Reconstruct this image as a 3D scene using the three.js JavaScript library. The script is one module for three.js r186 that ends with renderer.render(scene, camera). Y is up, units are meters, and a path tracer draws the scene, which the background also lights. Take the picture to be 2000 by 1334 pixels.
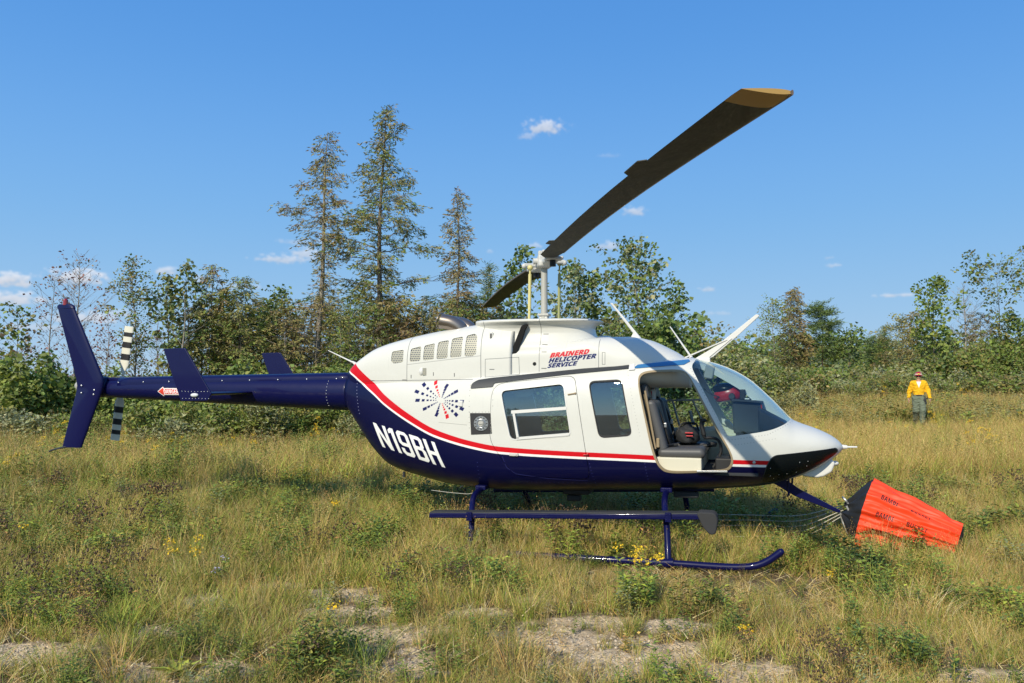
import * as THREE from 'three';
import { mergeGeometries, mergeVertices, toCreasedNormals } from 'three/addons/utils/BufferGeometryUtils.js';
import { RoundedBoxGeometry } from 'three/addons/geometries/RoundedBoxGeometry.js';
import { Brush, Evaluator, SUBTRACTION, INTERSECTION } from 'three-bvh-csg';
import { createNoise2D, createNoise3D } from 'simplex-noise';

// ---------------------------------------------------------------- camera, light, exposure
const scene = new THREE.Scene();
const camera = new THREE.PerspectiveCamera(46.56, 1024 / 683, 0.1, 4000);
camera.position.set(0, 1.86, 0);
camera.rotation.x = 2.44 * Math.PI / 180;
const renderer = new THREE.WebGLRenderer({ antialias: true });
renderer.setSize(1024, 683);
renderer.toneMapping = THREE.LinearToneMapping;
renderer.toneMappingExposure = 1.06;
renderer.shadowMap.enabled = true;
const SUN_AZ = -31, SUN_EL = 36;                      // degrees: azimuth from behind the camera towards its left
const R = (d) => d * Math.PI / 180;
const sunDir = new THREE.Vector3(Math.sin(R(SUN_AZ)) * Math.cos(R(SUN_EL)), Math.sin(R(SUN_EL)), Math.cos(R(SUN_AZ)) * Math.cos(R(SUN_EL)));
const sun = new THREE.DirectionalLight(new THREE.Color().setRGB(1, 0.915, 0.735), 4.5);
sun.position.copy(sunDir).multiplyScalar(60).add(new THREE.Vector3(0, 0, -12));
sun.target.position.set(0, 0, -12);
sun.castShadow = true; sun.shadow.radius = 1; sun.shadow.mapSize.set(4096, 4096);
Object.assign(sun.shadow.camera, { left: -40, right: 40, top: 40, bottom: -40, near: 1, far: 160 });
scene.add(sun, sun.target);

// ---------------------------------------------------------------- random, noise
function rng(seed) { let s = seed >>> 0; return () => { s = (s + 0x6d2b79f5) | 0; let t = Math.imul(s ^ (s >>> 15), 1 | s); t = (t + Math.imul(t ^ (t >>> 7), 61 | t)) ^ t; return ((t ^ (t >>> 14)) >>> 0) / 4294967296; }; }
const n2 = createNoise2D(rng(11)), n3 = createNoise3D(rng(12));
function fbm(x, y, o = 4, g = 0.5) { let a = 1, s = 0, t = 0; for (let i = 0; i < o; i++) { s += a * n2(x, y); t += a; a *= g; x *= 2.03; y *= 2.03; } return s / t; }
const clamp = (x, a = 0, b = 1) => Math.min(b, Math.max(a, x));
const smooth = (a, b, x) => { const t = clamp((x - a) / (b - a)); return t * t * (3 - 2 * t); };
const mix = (a, b, t) => a + (b - a) * t;
const rgb = (r, g, b) => new THREE.Color().setRGB(r, g, b);

// ---------------------------------------------------------------- sky: clear air with a few small fair-weather clouds
{
  const W = 4096, H = 2048, d = new Float32Array(W * H * 4);
  // azimuth (deg right of straight ahead), elevation, half width, half height (deg), strength, seed
  const clouds = [];
  const px = (x, y, w, h, s) => clouds.push([Math.atan((x - 1000) / 1550) * 180 / Math.PI, Math.atan((733 - y) / Math.hypot(1550, x - 1000)) * 180 / Math.PI, w / 1550 * 57.3, h / 1550 * 57.3, s, clouds.length * 7.3]);
  px(1065, 245, 45, 18, 0.85); px(1030, 262, 26, 8, 0.4); px(1240, 412, 27, 12, 0.7); px(1188, 480, 32, 10, 0.65); px(548, 506, 56, 11, 0.7); px(595, 496, 34, 16, 0.7); px(575, 472, 40, 7, 0.35); px(640, 470, 30, 9, 0.4);
  px(320, 529, 24, 9, 0.8); px(18, 548, 40, 17, 1); px(24, 584, 52, 15, 0.95); px(150, 542, 52, 20, 1); px(165, 622, 70, 15, 0.85); px(230, 612, 30, 9, 0.5); px(1045, 480, 16, 8, 0.5);
  px(1385, 565, 20, 6, 0.6); px(1748, 577, 36, 4, 0.75); px(1634, 518, 20, 4, 0.5); px(1620, 503, 12, 3, 0.35); px(1400, 612, 34, 4, 0.3); px(1195, 300, 26, 5, 0.18); px(955, 490, 8, 5, 0.3); px(1050, 560, 30, 9, 0.5); px(385, 545, 14, 12, 0.5);
  px(80, 640, 70, 8, 0.5); px(470, 560, 60, 8, 0.4);
  px(-500, 560, 60, 16, 0.8); px(-900, 500, 70, 20, 0.8); px(2500, 540, 60, 10, 0.7); px(3000, 480, 60, 16, 0.7);
  const air = [[0.42, 0.30, 0.190, 0.090, 0.04, 0.03], [0.59, 0.52, 0.430, 0.290, 0.165, 0.13], [0.76, 0.78, 0.785, 0.70, 0.50, 0.42]].map((v) => fitted([0, 5, 12, 26, 60, 90], v));
  for (let j = 0; j < H; j++) {
    const el = ((j + 0.5) / H - 0.5) * 180, e = Math.max(el, 0);
    const c = [0, 0, 0];
    for (let k = 0; k < 3; k++) {
      c[k] = air[k](e);
      if (el < 0) c[k] *= 1 - 0.35 * smooth(0, -20, el);
    }
    for (let i = 0; i < W; i++) {
      // u = atan2(z, x) / 2pi + 0.5; straight ahead is -z
      const ang = ((i + 0.5) / W - 0.5) * 2 * Math.PI, x = Math.cos(ang), z = Math.sin(ang);
      const az = Math.atan2(x, -z) * 180 / Math.PI, o = (j * W + i) * 4;
      // scattering grows around the sun
      const dx = Math.cos(R(el)) * x, dy = Math.sin(R(el)), dz = Math.cos(R(el)) * z;
      const cs = dx * sunDir.x + dy * sunDir.y + dz * sunDir.z, g = 1.1 * Math.pow(Math.max(0, cs * 0.5 + 0.5), 9);
      let r0 = c[0] * (1 + g) + g * 0.16, g0 = c[1] * (1 + g * 0.8) + g * 0.10, b0 = c[2] * (1 + g * 0.35) + g * 0.03;
      if (el > -1 && el < 30) for (const [ca, ce, w, h, s, sd] of clouds) {
        let da = az - ca; if (da > 180) da -= 360; if (da < -180) da += 360;
        const X = da / w, Y = (el - ce) / h;
        if (Math.abs(X) > 1.8 || Math.abs(Y) > 2.2) continue;
        const n = fbm(az * 1.1 + sd, el * 2.1 + sd * 1.7, 5, 0.6);
        const body = 1 - Math.hypot(X, Y < 0 ? Y * 1.5 : Y) + n * 0.75;
        const t = smooth(-0.05, 0.75, body) * s;
        const lit = 0.86 + 0.20 * clamp(Y + n * 0.6, -1, 1);
        r0 = mix(r0, 0.74 * lit, t * 0.9); g0 = mix(g0, 0.775 * lit, t * 0.9); b0 = mix(b0, 0.85 * lit, t * 0.9);
      }
      d[o] = r0; d[o + 1] = g0; d[o + 2] = b0; d[o + 3] = 1;
    }
  }
  const t = new THREE.DataTexture(d, W, H, THREE.RGBAFormat, THREE.FloatType);
  t.mapping = THREE.EquirectangularReflectionMapping; t.magFilter = THREE.LinearFilter; t.minFilter = THREE.LinearFilter; t.colorSpace = THREE.LinearSRGBColorSpace; t.needsUpdate = true;
  scene.background = t; scene.environment = t;
}

// ---------------------------------------------------------------- naming and building helpers
const counts = {};
function numbered(n) { counts[n] = (counts[n] || 0) + 1; return counts[n] === 1 ? n : n + '_' + String(counts[n] - 1).padStart(3, '0'); }
function tag(o, label, category, group, kind) { o.userData = { label, category }; if (group) o.userData.group = group; if (kind) o.userData.kind = kind; return o; }
function shadows(m) { m.castShadow = true; m.receiveShadow = true; return m; }
function thing(name, label, category, [x, y, z] = [0, 0, 0], turn = 0, group) {
  const o = new THREE.Group(); o.name = numbered(name); o.position.set(x, y, z); o.rotation.y = turn; scene.add(o); return tag(o, label, category, group);
}
function part(name, g, m, parent, label) { const o = shadows(new THREE.Mesh(Array.isArray(g) ? join(g) : g, m)); o.name = name; parent.add(o); if (label) o.userData.label = label; return o; }
const each = (name, list, m, parent, label) => list.map((g) => part(name, g, m, parent, label));   // one mesh per piece
const many = (o) => { o.userData.kind = 'stuff'; return o; };   // pieces too small to pick apart, joined
function join(list) {
  list = list.map((g) => { g = g.index ? g.toNonIndexed() : g; for (const k of Object.keys(g.attributes)) if (!['position', 'normal', 'uv'].includes(k)) g.deleteAttribute(k); if (!g.attributes.uv) g.setAttribute('uv', new THREE.BufferAttribute(new Float32Array(g.attributes.position.count * 2), 2)); return g; });
  return mergeGeometries(list);
}
const V = (x, y, z) => new THREE.Vector3(x, y, z);
function tube(pts, r, seg = 24, rad = 8, closed = false) { return new THREE.TubeGeometry(new THREE.CatmullRomCurve3(pts.map((p) => Array.isArray(p) ? V(...p) : p), closed, 'centripetal'), seg, r, rad, closed); }
function rod(a, b, r0, r1 = r0, n = 12) {           // tapered rod with closed ends
  a = Array.isArray(a) ? V(...a) : a; b = Array.isArray(b) ? V(...b) : b;
  const d = b.clone().sub(a), g = new THREE.CylinderGeometry(r1, r0, d.length(), n);
  g.applyQuaternion(new THREE.Quaternion().setFromUnitVectors(V(0, 1, 0), d.clone().normalize()));
  return g.translate((a.x + b.x) / 2, (a.y + b.y) / 2, (a.z + b.z) / 2);
}
function box(w, h, d, x, y, z, r = 0.01, rx = 0, ry = 0, rz = 0) {
  const g = new RoundedBoxGeometry(w, h, d, 2, Math.min(r, w * 0.49, h * 0.49, d * 0.49)); g.rotateX(rx); g.rotateY(ry); g.rotateZ(rz); return g.translate(x, y, z);
}
function ball(r, x, y, z, sx = 1, sy = 1, sz = 1, n = 16) { return new THREE.SphereGeometry(r, n, Math.round(n * 0.7)).scale(sx, sy, sz).translate(x, y, z); }
const STD = (color, roughness = 0.6, metalness = 0, extra = {}) => new THREE.MeshStandardMaterial({ color, roughness, metalness, side: THREE.DoubleSide, ...extra });
const PHY = (color, roughness, extra = {}) => new THREE.MeshPhysicalMaterial({ color, roughness, side: THREE.DoubleSide, ...extra });
function dataTex(n, f, srgb = false, rep = true) {
  const d = new Uint8Array(n * n * 4);
  for (let j = 0; j < n; j++) for (let i = 0; i < n; i++) { const c = f(i / n, j / n), o = (j * n + i) * 4; for (let k = 0; k < 3; k++) d[o + k] = clamp(Array.isArray(c) ? c[k] : c) * 255; d[o + 3] = 255; }
  const t = new THREE.DataTexture(d, n, n); t.magFilter = THREE.LinearFilter; t.minFilter = THREE.LinearFilter; if (rep) t.wrapS = t.wrapT = THREE.RepeatWrapping; if (srgb) t.colorSpace = THREE.SRGBColorSpace; t.needsUpdate = true; return t;
}
// noise that repeats over the unit square
function tile(x, y, f, o = 4, g = 0.55) { let a = 1, s = 0, t = 0; for (let i = 0; i < o; i++) { const r = f / (2 * Math.PI), cx = Math.cos(x * 6.28318) * r, sx = Math.sin(x * 6.28318) * r, cy = Math.cos(y * 6.28318) * r, sy = Math.sin(y * 6.28318) * r; s += a * n3(cx + cy * 0.731 + i * 9.1, sx + sy * 0.673 + i * 3.7, cy * 0.682 - sx * 0.3 + sy * 0.74 + cx * 0.2); t += a; a *= g; f *= 2; } return s / t; }
function fitted(xs, ys) {                              // monotone cubic through a few measured stations
  const n = xs.length, d = [], m = [];
  for (let i = 0; i < n - 1; i++) d.push((ys[i + 1] - ys[i]) / (xs[i + 1] - xs[i]));
  m[0] = d[0]; m[n - 1] = d[n - 2];
  for (let i = 1; i < n - 1; i++) m[i] = d[i - 1] * d[i] <= 0 ? 0 : 2 / (1 / d[i - 1] + 1 / d[i]);
  return (x) => {
    if (x <= xs[0]) return ys[0]; if (x >= xs[n - 1]) return ys[n - 1];
    let i = 0; while (x > xs[i + 1]) i++;
    const h = xs[i + 1] - xs[i], t = (x - xs[i]) / h, t2 = t * t, t3 = t2 * t;
    return ys[i] * (2 * t3 - 3 * t2 + 1) + m[i] * h * (t3 - 2 * t2 + t) + ys[i + 1] * (-2 * t3 + 3 * t2) + m[i + 1] * h * (t3 - t2);
  };
}

// ---------------------------------------------------------------- ground
const SAND = [[-3.35, -5.4, 0.55, 0.30], [-2.75, -5.75, 0.35, 0.2], [-2.3, -5.0, 0.45, 0.25], [-1.75, -5.1, 0.3, 0.16], [-2.5, -6.6, 0.3, 0.18], [-1.45, -6.75, 0.42, 0.32], [-1.25, -6.3, 0.4, 0.22], [-0.85, -5.75, 0.5, 0.3], [-0.75, -5.15, 0.4, 0.3], [0.35, -5.75, 0.62, 0.30], [0.85, -5.3, 0.62, 0.42], [0.55, -6.1, 0.42, 0.16], [1.2, -5.95, 0.32, 0.2], [0.15, -6.6, 0.3, 0.12], [1.45, -5.0, 0.35, 0.25], [2.95, -4.95, 0.5, 0.18], [2.45, -5.2, 0.2, 0.12], [-0.3, -6.25, 0.3, 0.12], [-2.05, -7.1, 0.3, 0.18]];
function sandAt(x, z) {
  let s = 0;
  for (const [cx, cz, rx, rz] of SAND) { const q = ((x - cx) / rx) ** 2 + ((z - cz) / rz) ** 2; s = Math.max(s, 1.25 - q * 0.75); }
  return smooth(0.15, 0.75, s * 0.80 + 0.85 * fbm(x * 2.6, z * 3.4, 4, 0.6) - 0.12);
}
function terrain(x, z) {
  const D = -z;
  return 0.019 * Math.max(0, D - 11) * smooth(-4, 12, x) * (1 - smooth(38, 70, D)) + 0.51 * smooth(38, 70, D) * smooth(-4, 12, x) + 0.10 * fbm(x * 0.09, z * 0.09, 2) * smooth(10, 25, D);
}
function groundY(x, z) {
  const near = 1 - smooth(10, 18, -z);
  const clod = near > 0 && Math.abs(x) < 8 ? near * (0.028 * fbm(x * 1.3, z * 1.3, 3) + 0.010 * fbm(x * 6, z * 6, 3) + sandAt(x, z) * 0.008 * Math.abs(fbm(x * 14 + 3, z * 14, 2))) : 0;
  return terrain(x, z) + clod;
}
{
  const axis = (a, b, step, far) => { const l = []; for (let x = a; x <= b; x += step) l.push(x); let s = step, x = b; while (x < far) { s *= 1.13; x += s; l.push(Math.min(x, far)); } s = step; x = a; const k = []; while (x > -far) { s *= 1.13; x -= s; k.unshift(Math.max(x, -far)); } return [...k, ...l]; };
  const xs = axis(-5.2, 5.2, 0.045, 1800), zs = axis(-12.5, -4.2, 0.045, 1800);
  const nx = xs.length, nz = zs.length, pos = new Float32Array(nx * nz * 3), col = new Float32Array(nx * nz * 3), uv = new Float32Array(nx * nz * 2), idx = [];
  for (let j = 0; j < nz; j++) for (let i = 0; i < nx; i++) {
    const x = xs[i], z = zs[j], o = j * nx + i, near = -z < 20 && Math.abs(x) < 10;
    pos.set([x, groundY(x, z), z], o * 3); uv.set([x / 1.6, z / 1.6], o * 2);
    const s = near ? sandAt(x, z) : 0, n = fbm(x * 0.8 + 40, z * 0.8, 4), m = fbm(x * 5, z * 5 + 9, 3);
    const soil = [0.15 + 0.04 * n, 0.105 + 0.03 * n, 0.055 + 0.012 * n], sand = [0.74 + 0.10 * m, 0.575 + 0.09 * m, 0.375 + 0.08 * m], turf = [0.21, 0.175, 0.055];
    const t = 1 - smooth(12, 30, -z) * 0;
    const far = smooth(14, 40, -z);
    const husk = near ? smooth(0.12, 0.42, fbm(x * 4.3 + 11, z * 5.2, 4, 0.62)) * 0.42 : 0, hk = [0.26, 0.165, 0.085];   // mats of dead leaves lying on the sand
    for (let k = 0; k < 3; k++) col[o * 3 + k] = mix(mix(soil[k], mix(sand[k], hk[k], husk), s), turf[k], far);
  }
  for (let j = 0; j < nz - 1; j++) for (let i = 0; i < nx - 1; i++) { const a = j * nx + i; idx.push(a, a + nx, a + 1, a + 1, a + nx, a + nx + 1); }
  const g = new THREE.BufferGeometry(); g.setAttribute('position', new THREE.BufferAttribute(pos, 3)); g.setAttribute('color', new THREE.BufferAttribute(col, 3)); g.setAttribute('uv', new THREE.BufferAttribute(uv, 2)); g.setIndex(idx); g.computeVertexNormals();
  const grain = dataTex(512, (x, y) => { const a = tile(x, y, 5, 5, 0.6), b = tile(x + 0.3, y, 40, 2); const v = 0.90 + 0.10 * a + 0.12 * b; return [v, v * 0.99, v * 0.97]; }, true);
  const bump = dataTex(512, (x, y) => 0.5 + 0.30 * tile(x, y, 9, 5, 0.62) - 0.22 * smooth(0.0, 0.09, 0.09 - Math.abs(tile(x + 0.5, y, 11, 3))));
  const o = shadows(new THREE.Mesh(g, new THREE.MeshStandardMaterial({ vertexColors: true, map: grain, bumpMap: bump, bumpScale: 0.055, roughness: 0.95 })));
  o.name = 'ground'; scene.add(o); o.userData = { label: 'sandy field floor with bare pale patches under the grass', category: 'ground', kind: 'structure' };
}

// ---------------------------------------------------------------- helicopter
// own axes: x forward to the nose, y up, z to its right side (the side seen); origin on the ground under the mast
const HELI = thing('helicopter', 'white and dark blue helicopter with a red stripe standing in the grass, front door off', 'helicopter', [0.374, 0, -9.2], R(-17.2));
const paintNoise = (v, s) => clamp(v + s * (Math.random() - 0.5));
const TX0 = -2.7, TX1 = 3.3, TY0 = 0.5, TY1 = 2.6, TPX = 2048 / (TX1 - TX0);   // side print: metres to pixels
function paintTexture() {
  const W = 2048, H = Math.round((TY1 - TY0) * TPX), c = document.createElement('canvas'); c.width = W; c.height = 2 * H;
  const x = c.getContext('2d');
  const X = (u) => (u - TX0) * TPX, Y = (v) => (TY1 - v) * TPX;
  const stripeTop = fitted([-2.7, -2.36, -2.25, -2.13, -2.0, -1.83, -1.45, -1.13, -0.67, -0.31, 0.376, 1.321, 2.117, 3.3], [2.25, 2.02, 1.93, 1.84, 1.75, 1.62, 1.395, 1.25, 1.133, 1.082, 1.056, 1.038, 1.012, 0.99]);
  const redW = fitted([-2.4, -2.2, -1.9, -1.4, -0.67, 0.376, 3.3], [0.15, 0.12, 0.1, 0.075, 0.056, 0.05, 0.038]);
  const path = (off) => { x.beginPath(); x.moveTo(X(-2.7), Y(stripeTop(-2.7) - off(-2.7))); for (let u = -2.7; u <= 3.3; u += 0.02) x.lineTo(X(u), Y(stripeTop(u) - off(u))); x.lineTo(X(3.4), Y(0.4)); x.lineTo(X(-2.8), Y(0.4)); x.closePath(); };
  for (const side of [0, 1]) {
    x.save(); x.translate(0, side * H); x.beginPath(); x.rect(0, 0, W, H); x.clip();
    x.fillStyle = '#cfcec7'; x.fillRect(0, 0, W, H);
    const fill = (off, col) => { path(off); x.fillStyle = col; x.fill(); };
    fill(() => 0, '#c80f1c'); fill((u) => redW(u), '#ecebe6'); fill((u) => redW(u) + 0.026, '#080a36');
    // nose underside stays white
    x.fillStyle = '#cfcec7'; x.beginPath(); x.moveTo(X(2.70), Y(1.2)); x.lineTo(X(3.3), Y(1.2)); x.lineTo(X(3.3), Y(0.5)); x.lineTo(X(2.62), Y(0.5)); x.closePath(); x.fill();
    // weathering: faint exhaust film and rain runs
    const rr = rng(5);
    for (let i = 0; i < 260; i++) { x.globalAlpha = 0.02 + 0.03 * rr(); x.fillStyle = rr() < 0.5 ? '#5b5a50' : '#a39f90'; const u = -2.3 + rr() * 5, v = 1.3 + rr() * 1.1; x.fillRect(X(u), Y(v), 1 + rr() * 3, 8 + rr() * 46); }
    x.globalAlpha = 1;
    // rivets and seams
    const dots = (pts, step, col, r = 1.5) => { x.fillStyle = col; for (let i = 0; i < pts.length - 1; i++) { const [a, b] = [pts[i], pts[i + 1]], L = Math.hypot(b[0] - a[0], b[1] - a[1]), n = Math.max(1, Math.round(L / step)); for (let k = 0; k < n; k++) { x.beginPath(); x.arc(X(mix(a[0], b[0], k / n)), Y(mix(a[1], b[1], k / n)), r, 0, 7); x.fill(); } } };
    const line = (pts, col, w = 1.6) => { x.strokeStyle = col; x.lineWidth = w; x.beginPath(); pts.forEach((p, i) => (i ? x.lineTo(X(p[0]), Y(p[1])) : x.moveTo(X(p[0]), Y(p[1])))); x.stroke(); };
    const seam = 'rgba(48,50,54,0.9)', riv = 'rgba(120,120,118,0.8)', bluriv = 'rgba(120,125,190,0.55)';
    line([[-2.2, 1.79], [-0.69, 1.815]], seam); line([[-1.555, 1.79], [-1.555, 2.32]], seam); line([[-0.60, 1.83], [-0.612, 2.47]], seam); line([[-1.55, 1.985], [-0.6, 2.08]], 'rgba(120,120,116,0.5)', 2.5);
    line([[0.075, 1.90], [0.075, 2.49]], seam, 1.3); line([[0.735, 1.94], [0.735, 2.25]], seam, 1.3); line([[-0.55, 2.04], [-0.16, 2.06], [-0.15, 1.87], [-0.55, 1.84], [-0.55, 2.04]], seam, 1.2);
    line([[-1.08, 1.33], [-0.72, 1.31]], 'rgba(90,90,86,0.6)', 1.2); dots([[-0.70, 1.75], [-0.69, 1.22]], 0.06, riv); dots([[-0.42, 1.72], [-0.41, 1.46]], 0.06, riv); dots([[-0.69, 1.45], [-0.42, 1.46]], 0.04, riv);
    dots([[1.05, 1.93], [1.20, 1.2]], 0.035, riv, 1.1); dots([[1.12, 1.95], [1.72, 2.03]], 0.03, riv, 1.1); dots([[2.08, 1.21], [2.45, 1.265], [2.72, 1.40]], 0.028, riv, 1.2); dots([[2.14, 1.16], [2.55, 1.23]], 0.03, riv, 1.1); dots([[1.70, 1.93], [2.10, 1.16]], 0.035, riv, 1.2);
    dots([[-2.3, 1.84], [-2.23, 1.36]], 0.04, 'rgba(190,190,215,0.9)', 1.6); dots([[0.66, 0.93], [0.72, 0.62]], 0.035, bluriv); dots([[1.24, 0.95], [1.27, 0.72]], 0.035, bluriv); dots([[-2.1, 1.2], [-1.55, 1.0], [-1.0, 0.90]], 0.035, 'rgba(120,125,190,0.3)', 1.1);
    dots([[-0.05, 0.70], [1.3, 0.72]], 0.05, bluriv, 1.3); dots([[1.3, 0.72], [2.3, 0.78]], 0.04, bluriv, 1.2); dots([[-0.6, 0.90], [-0.6, 0.68]], 0.04, bluriv);
    line([[-0.30, 0.98], [-0.26, 0.86], [-0.16, 0.79], [0.2, 0.75], [0.62, 0.74]], 'rgba(120,125,200,0.5)', 1.4);
    for (const [u, v, w] of [[-1.5, 1.83, 0.02], [-1.2, 1.86, 0.02], [-0.93, 1.85, 0.02]]) { x.fillStyle = 'rgba(70,70,70,0.9)'; x.fillRect(X(u), Y(v + 0.035), 3, 14); }
    for (const [u, v] of [[0.10, 2.32], [0.10, 2.20], [0.10, 2.12], [0.10, 1.94], [-0.5, 1.93], [-2.08, 1.80], [-1.62, 1.81]]) { x.fillStyle = 'rgba(70,70,70,0.75)'; x.fillRect(X(u), Y(v), 20, 3); }
    x.fillStyle = '#111'; x.beginPath(); x.arc(X(0.022), Y(1.985), 7, 0, 7); x.fill();
    x.strokeStyle = 'rgba(120,120,118,0.9)'; x.lineWidth = 2; x.strokeRect(X(0.775), Y(2.105), 10, 44);
    if (side === 0) {
      // registration, drawn as thick block strokes
      const [A, B, C] = REG, ax = [X(A[0]), Y(A[1])], bx = [X(B[0]), Y(B[1])], cx = [X(C[0]), Y(C[1])];
      x.save(); x.setTransform(bx[0] - ax[0], bx[1] - ax[1], cx[0] - ax[0], cx[1] - ax[1], ax[0], ax[1]); if (side) x.translate(0, 0);
      x.fillStyle = '#f4f4f0';
      const G = (x0, w, polys) => { for (const p of polys) { x.beginPath(); p.forEach((q, i) => { const a = x0 + q[0] * w; i ? x.lineTo(a, q[1]) : x.moveTo(a, q[1]); }); x.closePath(); x.fill('evenodd'); } };
      const hole = (x0, w, outer, ...inner) => { x.beginPath(); for (const p of [outer, ...inner]) { p.forEach((q, i) => { const a = x0 + q[0] * w; i ? x.lineTo(a, q[1]) : x.moveTo(a, q[1]); }); x.closePath(); } x.fill('evenodd'); };
      G(0, 0.21, [[[0, 0], [0.26, 0], [0.26, 1], [0, 1]], [[0.74, 0], [1, 0], [1, 1], [0.74, 1]], [[0, 0], [0.28, 0], [1, 1], [0.72, 1]]]);
      G(0.235, 0.1, [[[0.45, 0], [1, 0], [1, 1], [0.45, 1]], [[0.45, 0], [0.45, 0.2], [0, 0.26], [0, 0.12]]]);
      hole(0.375, 0.19, [[0.2, 0], [0.8, 0], [1, 0.11], [1, 0.89], [0.8, 1], [0.2, 1], [0, 0.89], [0, 0.7], [0.28, 0.7], [0.28, 0.8], [0.36, 0.85], [0.64, 0.85], [0.72, 0.8], [0.72, 0.6], [0.2, 0.6], [0, 0.5], [0, 0.11]], [[0.28, 0.18], [0.36, 0.14], [0.64, 0.14], [0.72, 0.18], [0.72, 0.45], [0.34, 0.45], [0.28, 0.41]]);
      hole(0.60, 0.185, [[0, 0], [0.78, 0], [0.97, 0.1], [0.97, 0.4], [0.86, 0.47], [1, 0.55], [1, 0.9], [0.8, 1], [0, 1]], [[0.29, 0.15], [0.62, 0.15], [0.68, 0.19], [0.68, 0.36], [0.62, 0.41], [0.29, 0.41]], [[0.29, 0.56], [0.64, 0.56], [0.71, 0.6], [0.71, 0.8], [0.64, 0.85], [0.29, 0.85]]);
      G(0.815, 0.185, [[[0, 0], [0.29, 0], [0.29, 1], [0, 1]], [[0.71, 0], [1, 0], [1, 1], [0.71, 1]], [[0.2, 0.42], [0.8, 0.42], [0.8, 0.57], [0.2, 0.57]]]);
      x.restore();
      // operator's lettering
      const word = (s, A, B, h, col) => { x.save(); x.font = 'italic bold 100px sans-serif'; const w = x.measureText(s).width, ang = Math.atan2(Y(B[1]) - Y(A[1]), X(B[0]) - X(A[0])), L = Math.hypot(X(B[0]) - X(A[0]), Y(B[1]) - Y(A[1])); x.translate(X(A[0]), Y(A[1])); x.rotate(ang); x.transform(L / w, 0, 0, h * TPX / 72, 0, 0); x.transform(1, 0, -0.16, 1, 0, 0); x.fillStyle = col; x.fillText(s, 0, 0); x.lineWidth = 7; x.strokeStyle = col; x.strokeText(s, 0, 0); x.restore(); };
      word('BRAINERD', [0.19, 2.052], [0.625, 2.092], 0.048, '#c8202c'); word('HELICOPTER', [0.175, 1.995], [0.70, 2.045], 0.046, '#1c2358'); word('SERVICE', [0.166, 1.94], [0.49, 1.968], 0.044, '#1c2358');
      // starburst: twelve rays of small squares, drawn out to these ends
      const S = [-1.055, 1.578];
      [[-0.11, 0.21, 1], [-0.27, 0.185], [-0.355, 0.10], [-0.335, -0.005], [-0.225, -0.105], [-0.055, -0.17], [0.09, -0.19, 1], [0.055, 0.17], [0.195, 0.105], [0.28, -0.01], [0.285, -0.095], [0.21, -0.165]].forEach(([eu, ev, red]) => {
        const L = Math.hypot(eu, ev), au = eu / L, av = ev / L;
        for (let q = 0; q < 6; q++) {
          const f = [0.20, 0.29, 0.40, 0.53, 0.71, 0.94][q], w = [0.010, 0.014, 0.019, 0.026, 0.036, 0.056][q] * (0.55 + 0.45 * L / 0.34), h = [0.009, 0.011, 0.014, 0.019, 0.026, 0.034][q] * (0.9 - 0.15 * Math.abs(au) + 0.15);
          x.save(); x.translate(X(S[0] + eu * f), Y(S[1] + ev * f)); x.transform(1, 0, -0.25, 1, 0, 0); x.rotate(Math.atan2(-av, au)); x.fillStyle = red ? '#c81a24' : '#15184e'; x.fillRect(-w * TPX * 0.52, -h * TPX * 0.56, w * TPX * 1.04, h * TPX * 1.12); x.restore();
        }
      });
    }
    x.restore();
  }
  const t = new THREE.CanvasTexture(c); t.colorSpace = THREE.SRGBColorSpace; t.anisotropy = 8; return t;
}
const REG = [[-2.02, 1.302], [-1.135, 1.105], [-1.905, 1.012]];   // top left, top right, bottom left of the registration
function sidePrint(g) {                                // side-projected uv in the helicopter's own axes; the left side takes the lower half
  g = g.index ? g.toNonIndexed() : g; const p = g.attributes.position, uv = new Float32Array(p.count * 2);
  for (let i = 0; i < p.count; i += 3) { const left = p.getZ(i) + p.getZ(i + 1) + p.getZ(i + 2) < 0 ? 1 : 0; for (let k = 0; k < 3; k++) { uv[(i + k) * 2] = (p.getX(i + k) - TX0) / (TX1 - TX0); const v = (TY1 - p.getY(i + k)) / (TY1 - TY0); uv[(i + k) * 2 + 1] = 1 - (clamp(v, 0.001, 0.999) + left) / 2; } }
  g.setAttribute('uv', new THREE.BufferAttribute(uv, 2)); return g;
}
const bodyPrint = paintTexture();
const dents = dataTex(256, (x, y) => 0.5 + 0.32 * tile(x, y, 3, 2) + 0.10 * tile(x, y, 9, 2)), dentsB = dents.clone(); dents.repeat.set(5, 3.5); dents.needsUpdate = dentsB.needsUpdate = true;   // slight oil-canning of the sheet metal
const wear = dataTex(256, (x, y) => { const a = tile(x * 1, y, 6, 4, 0.6), b = tile(x, y, 34, 2, 0.6), v = 0.80 + 0.16 * a + 0.14 * b + (b > 0.55 ? 0.15 : 0); return [v, v * 0.99, v * 0.96]; }, true);
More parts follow.
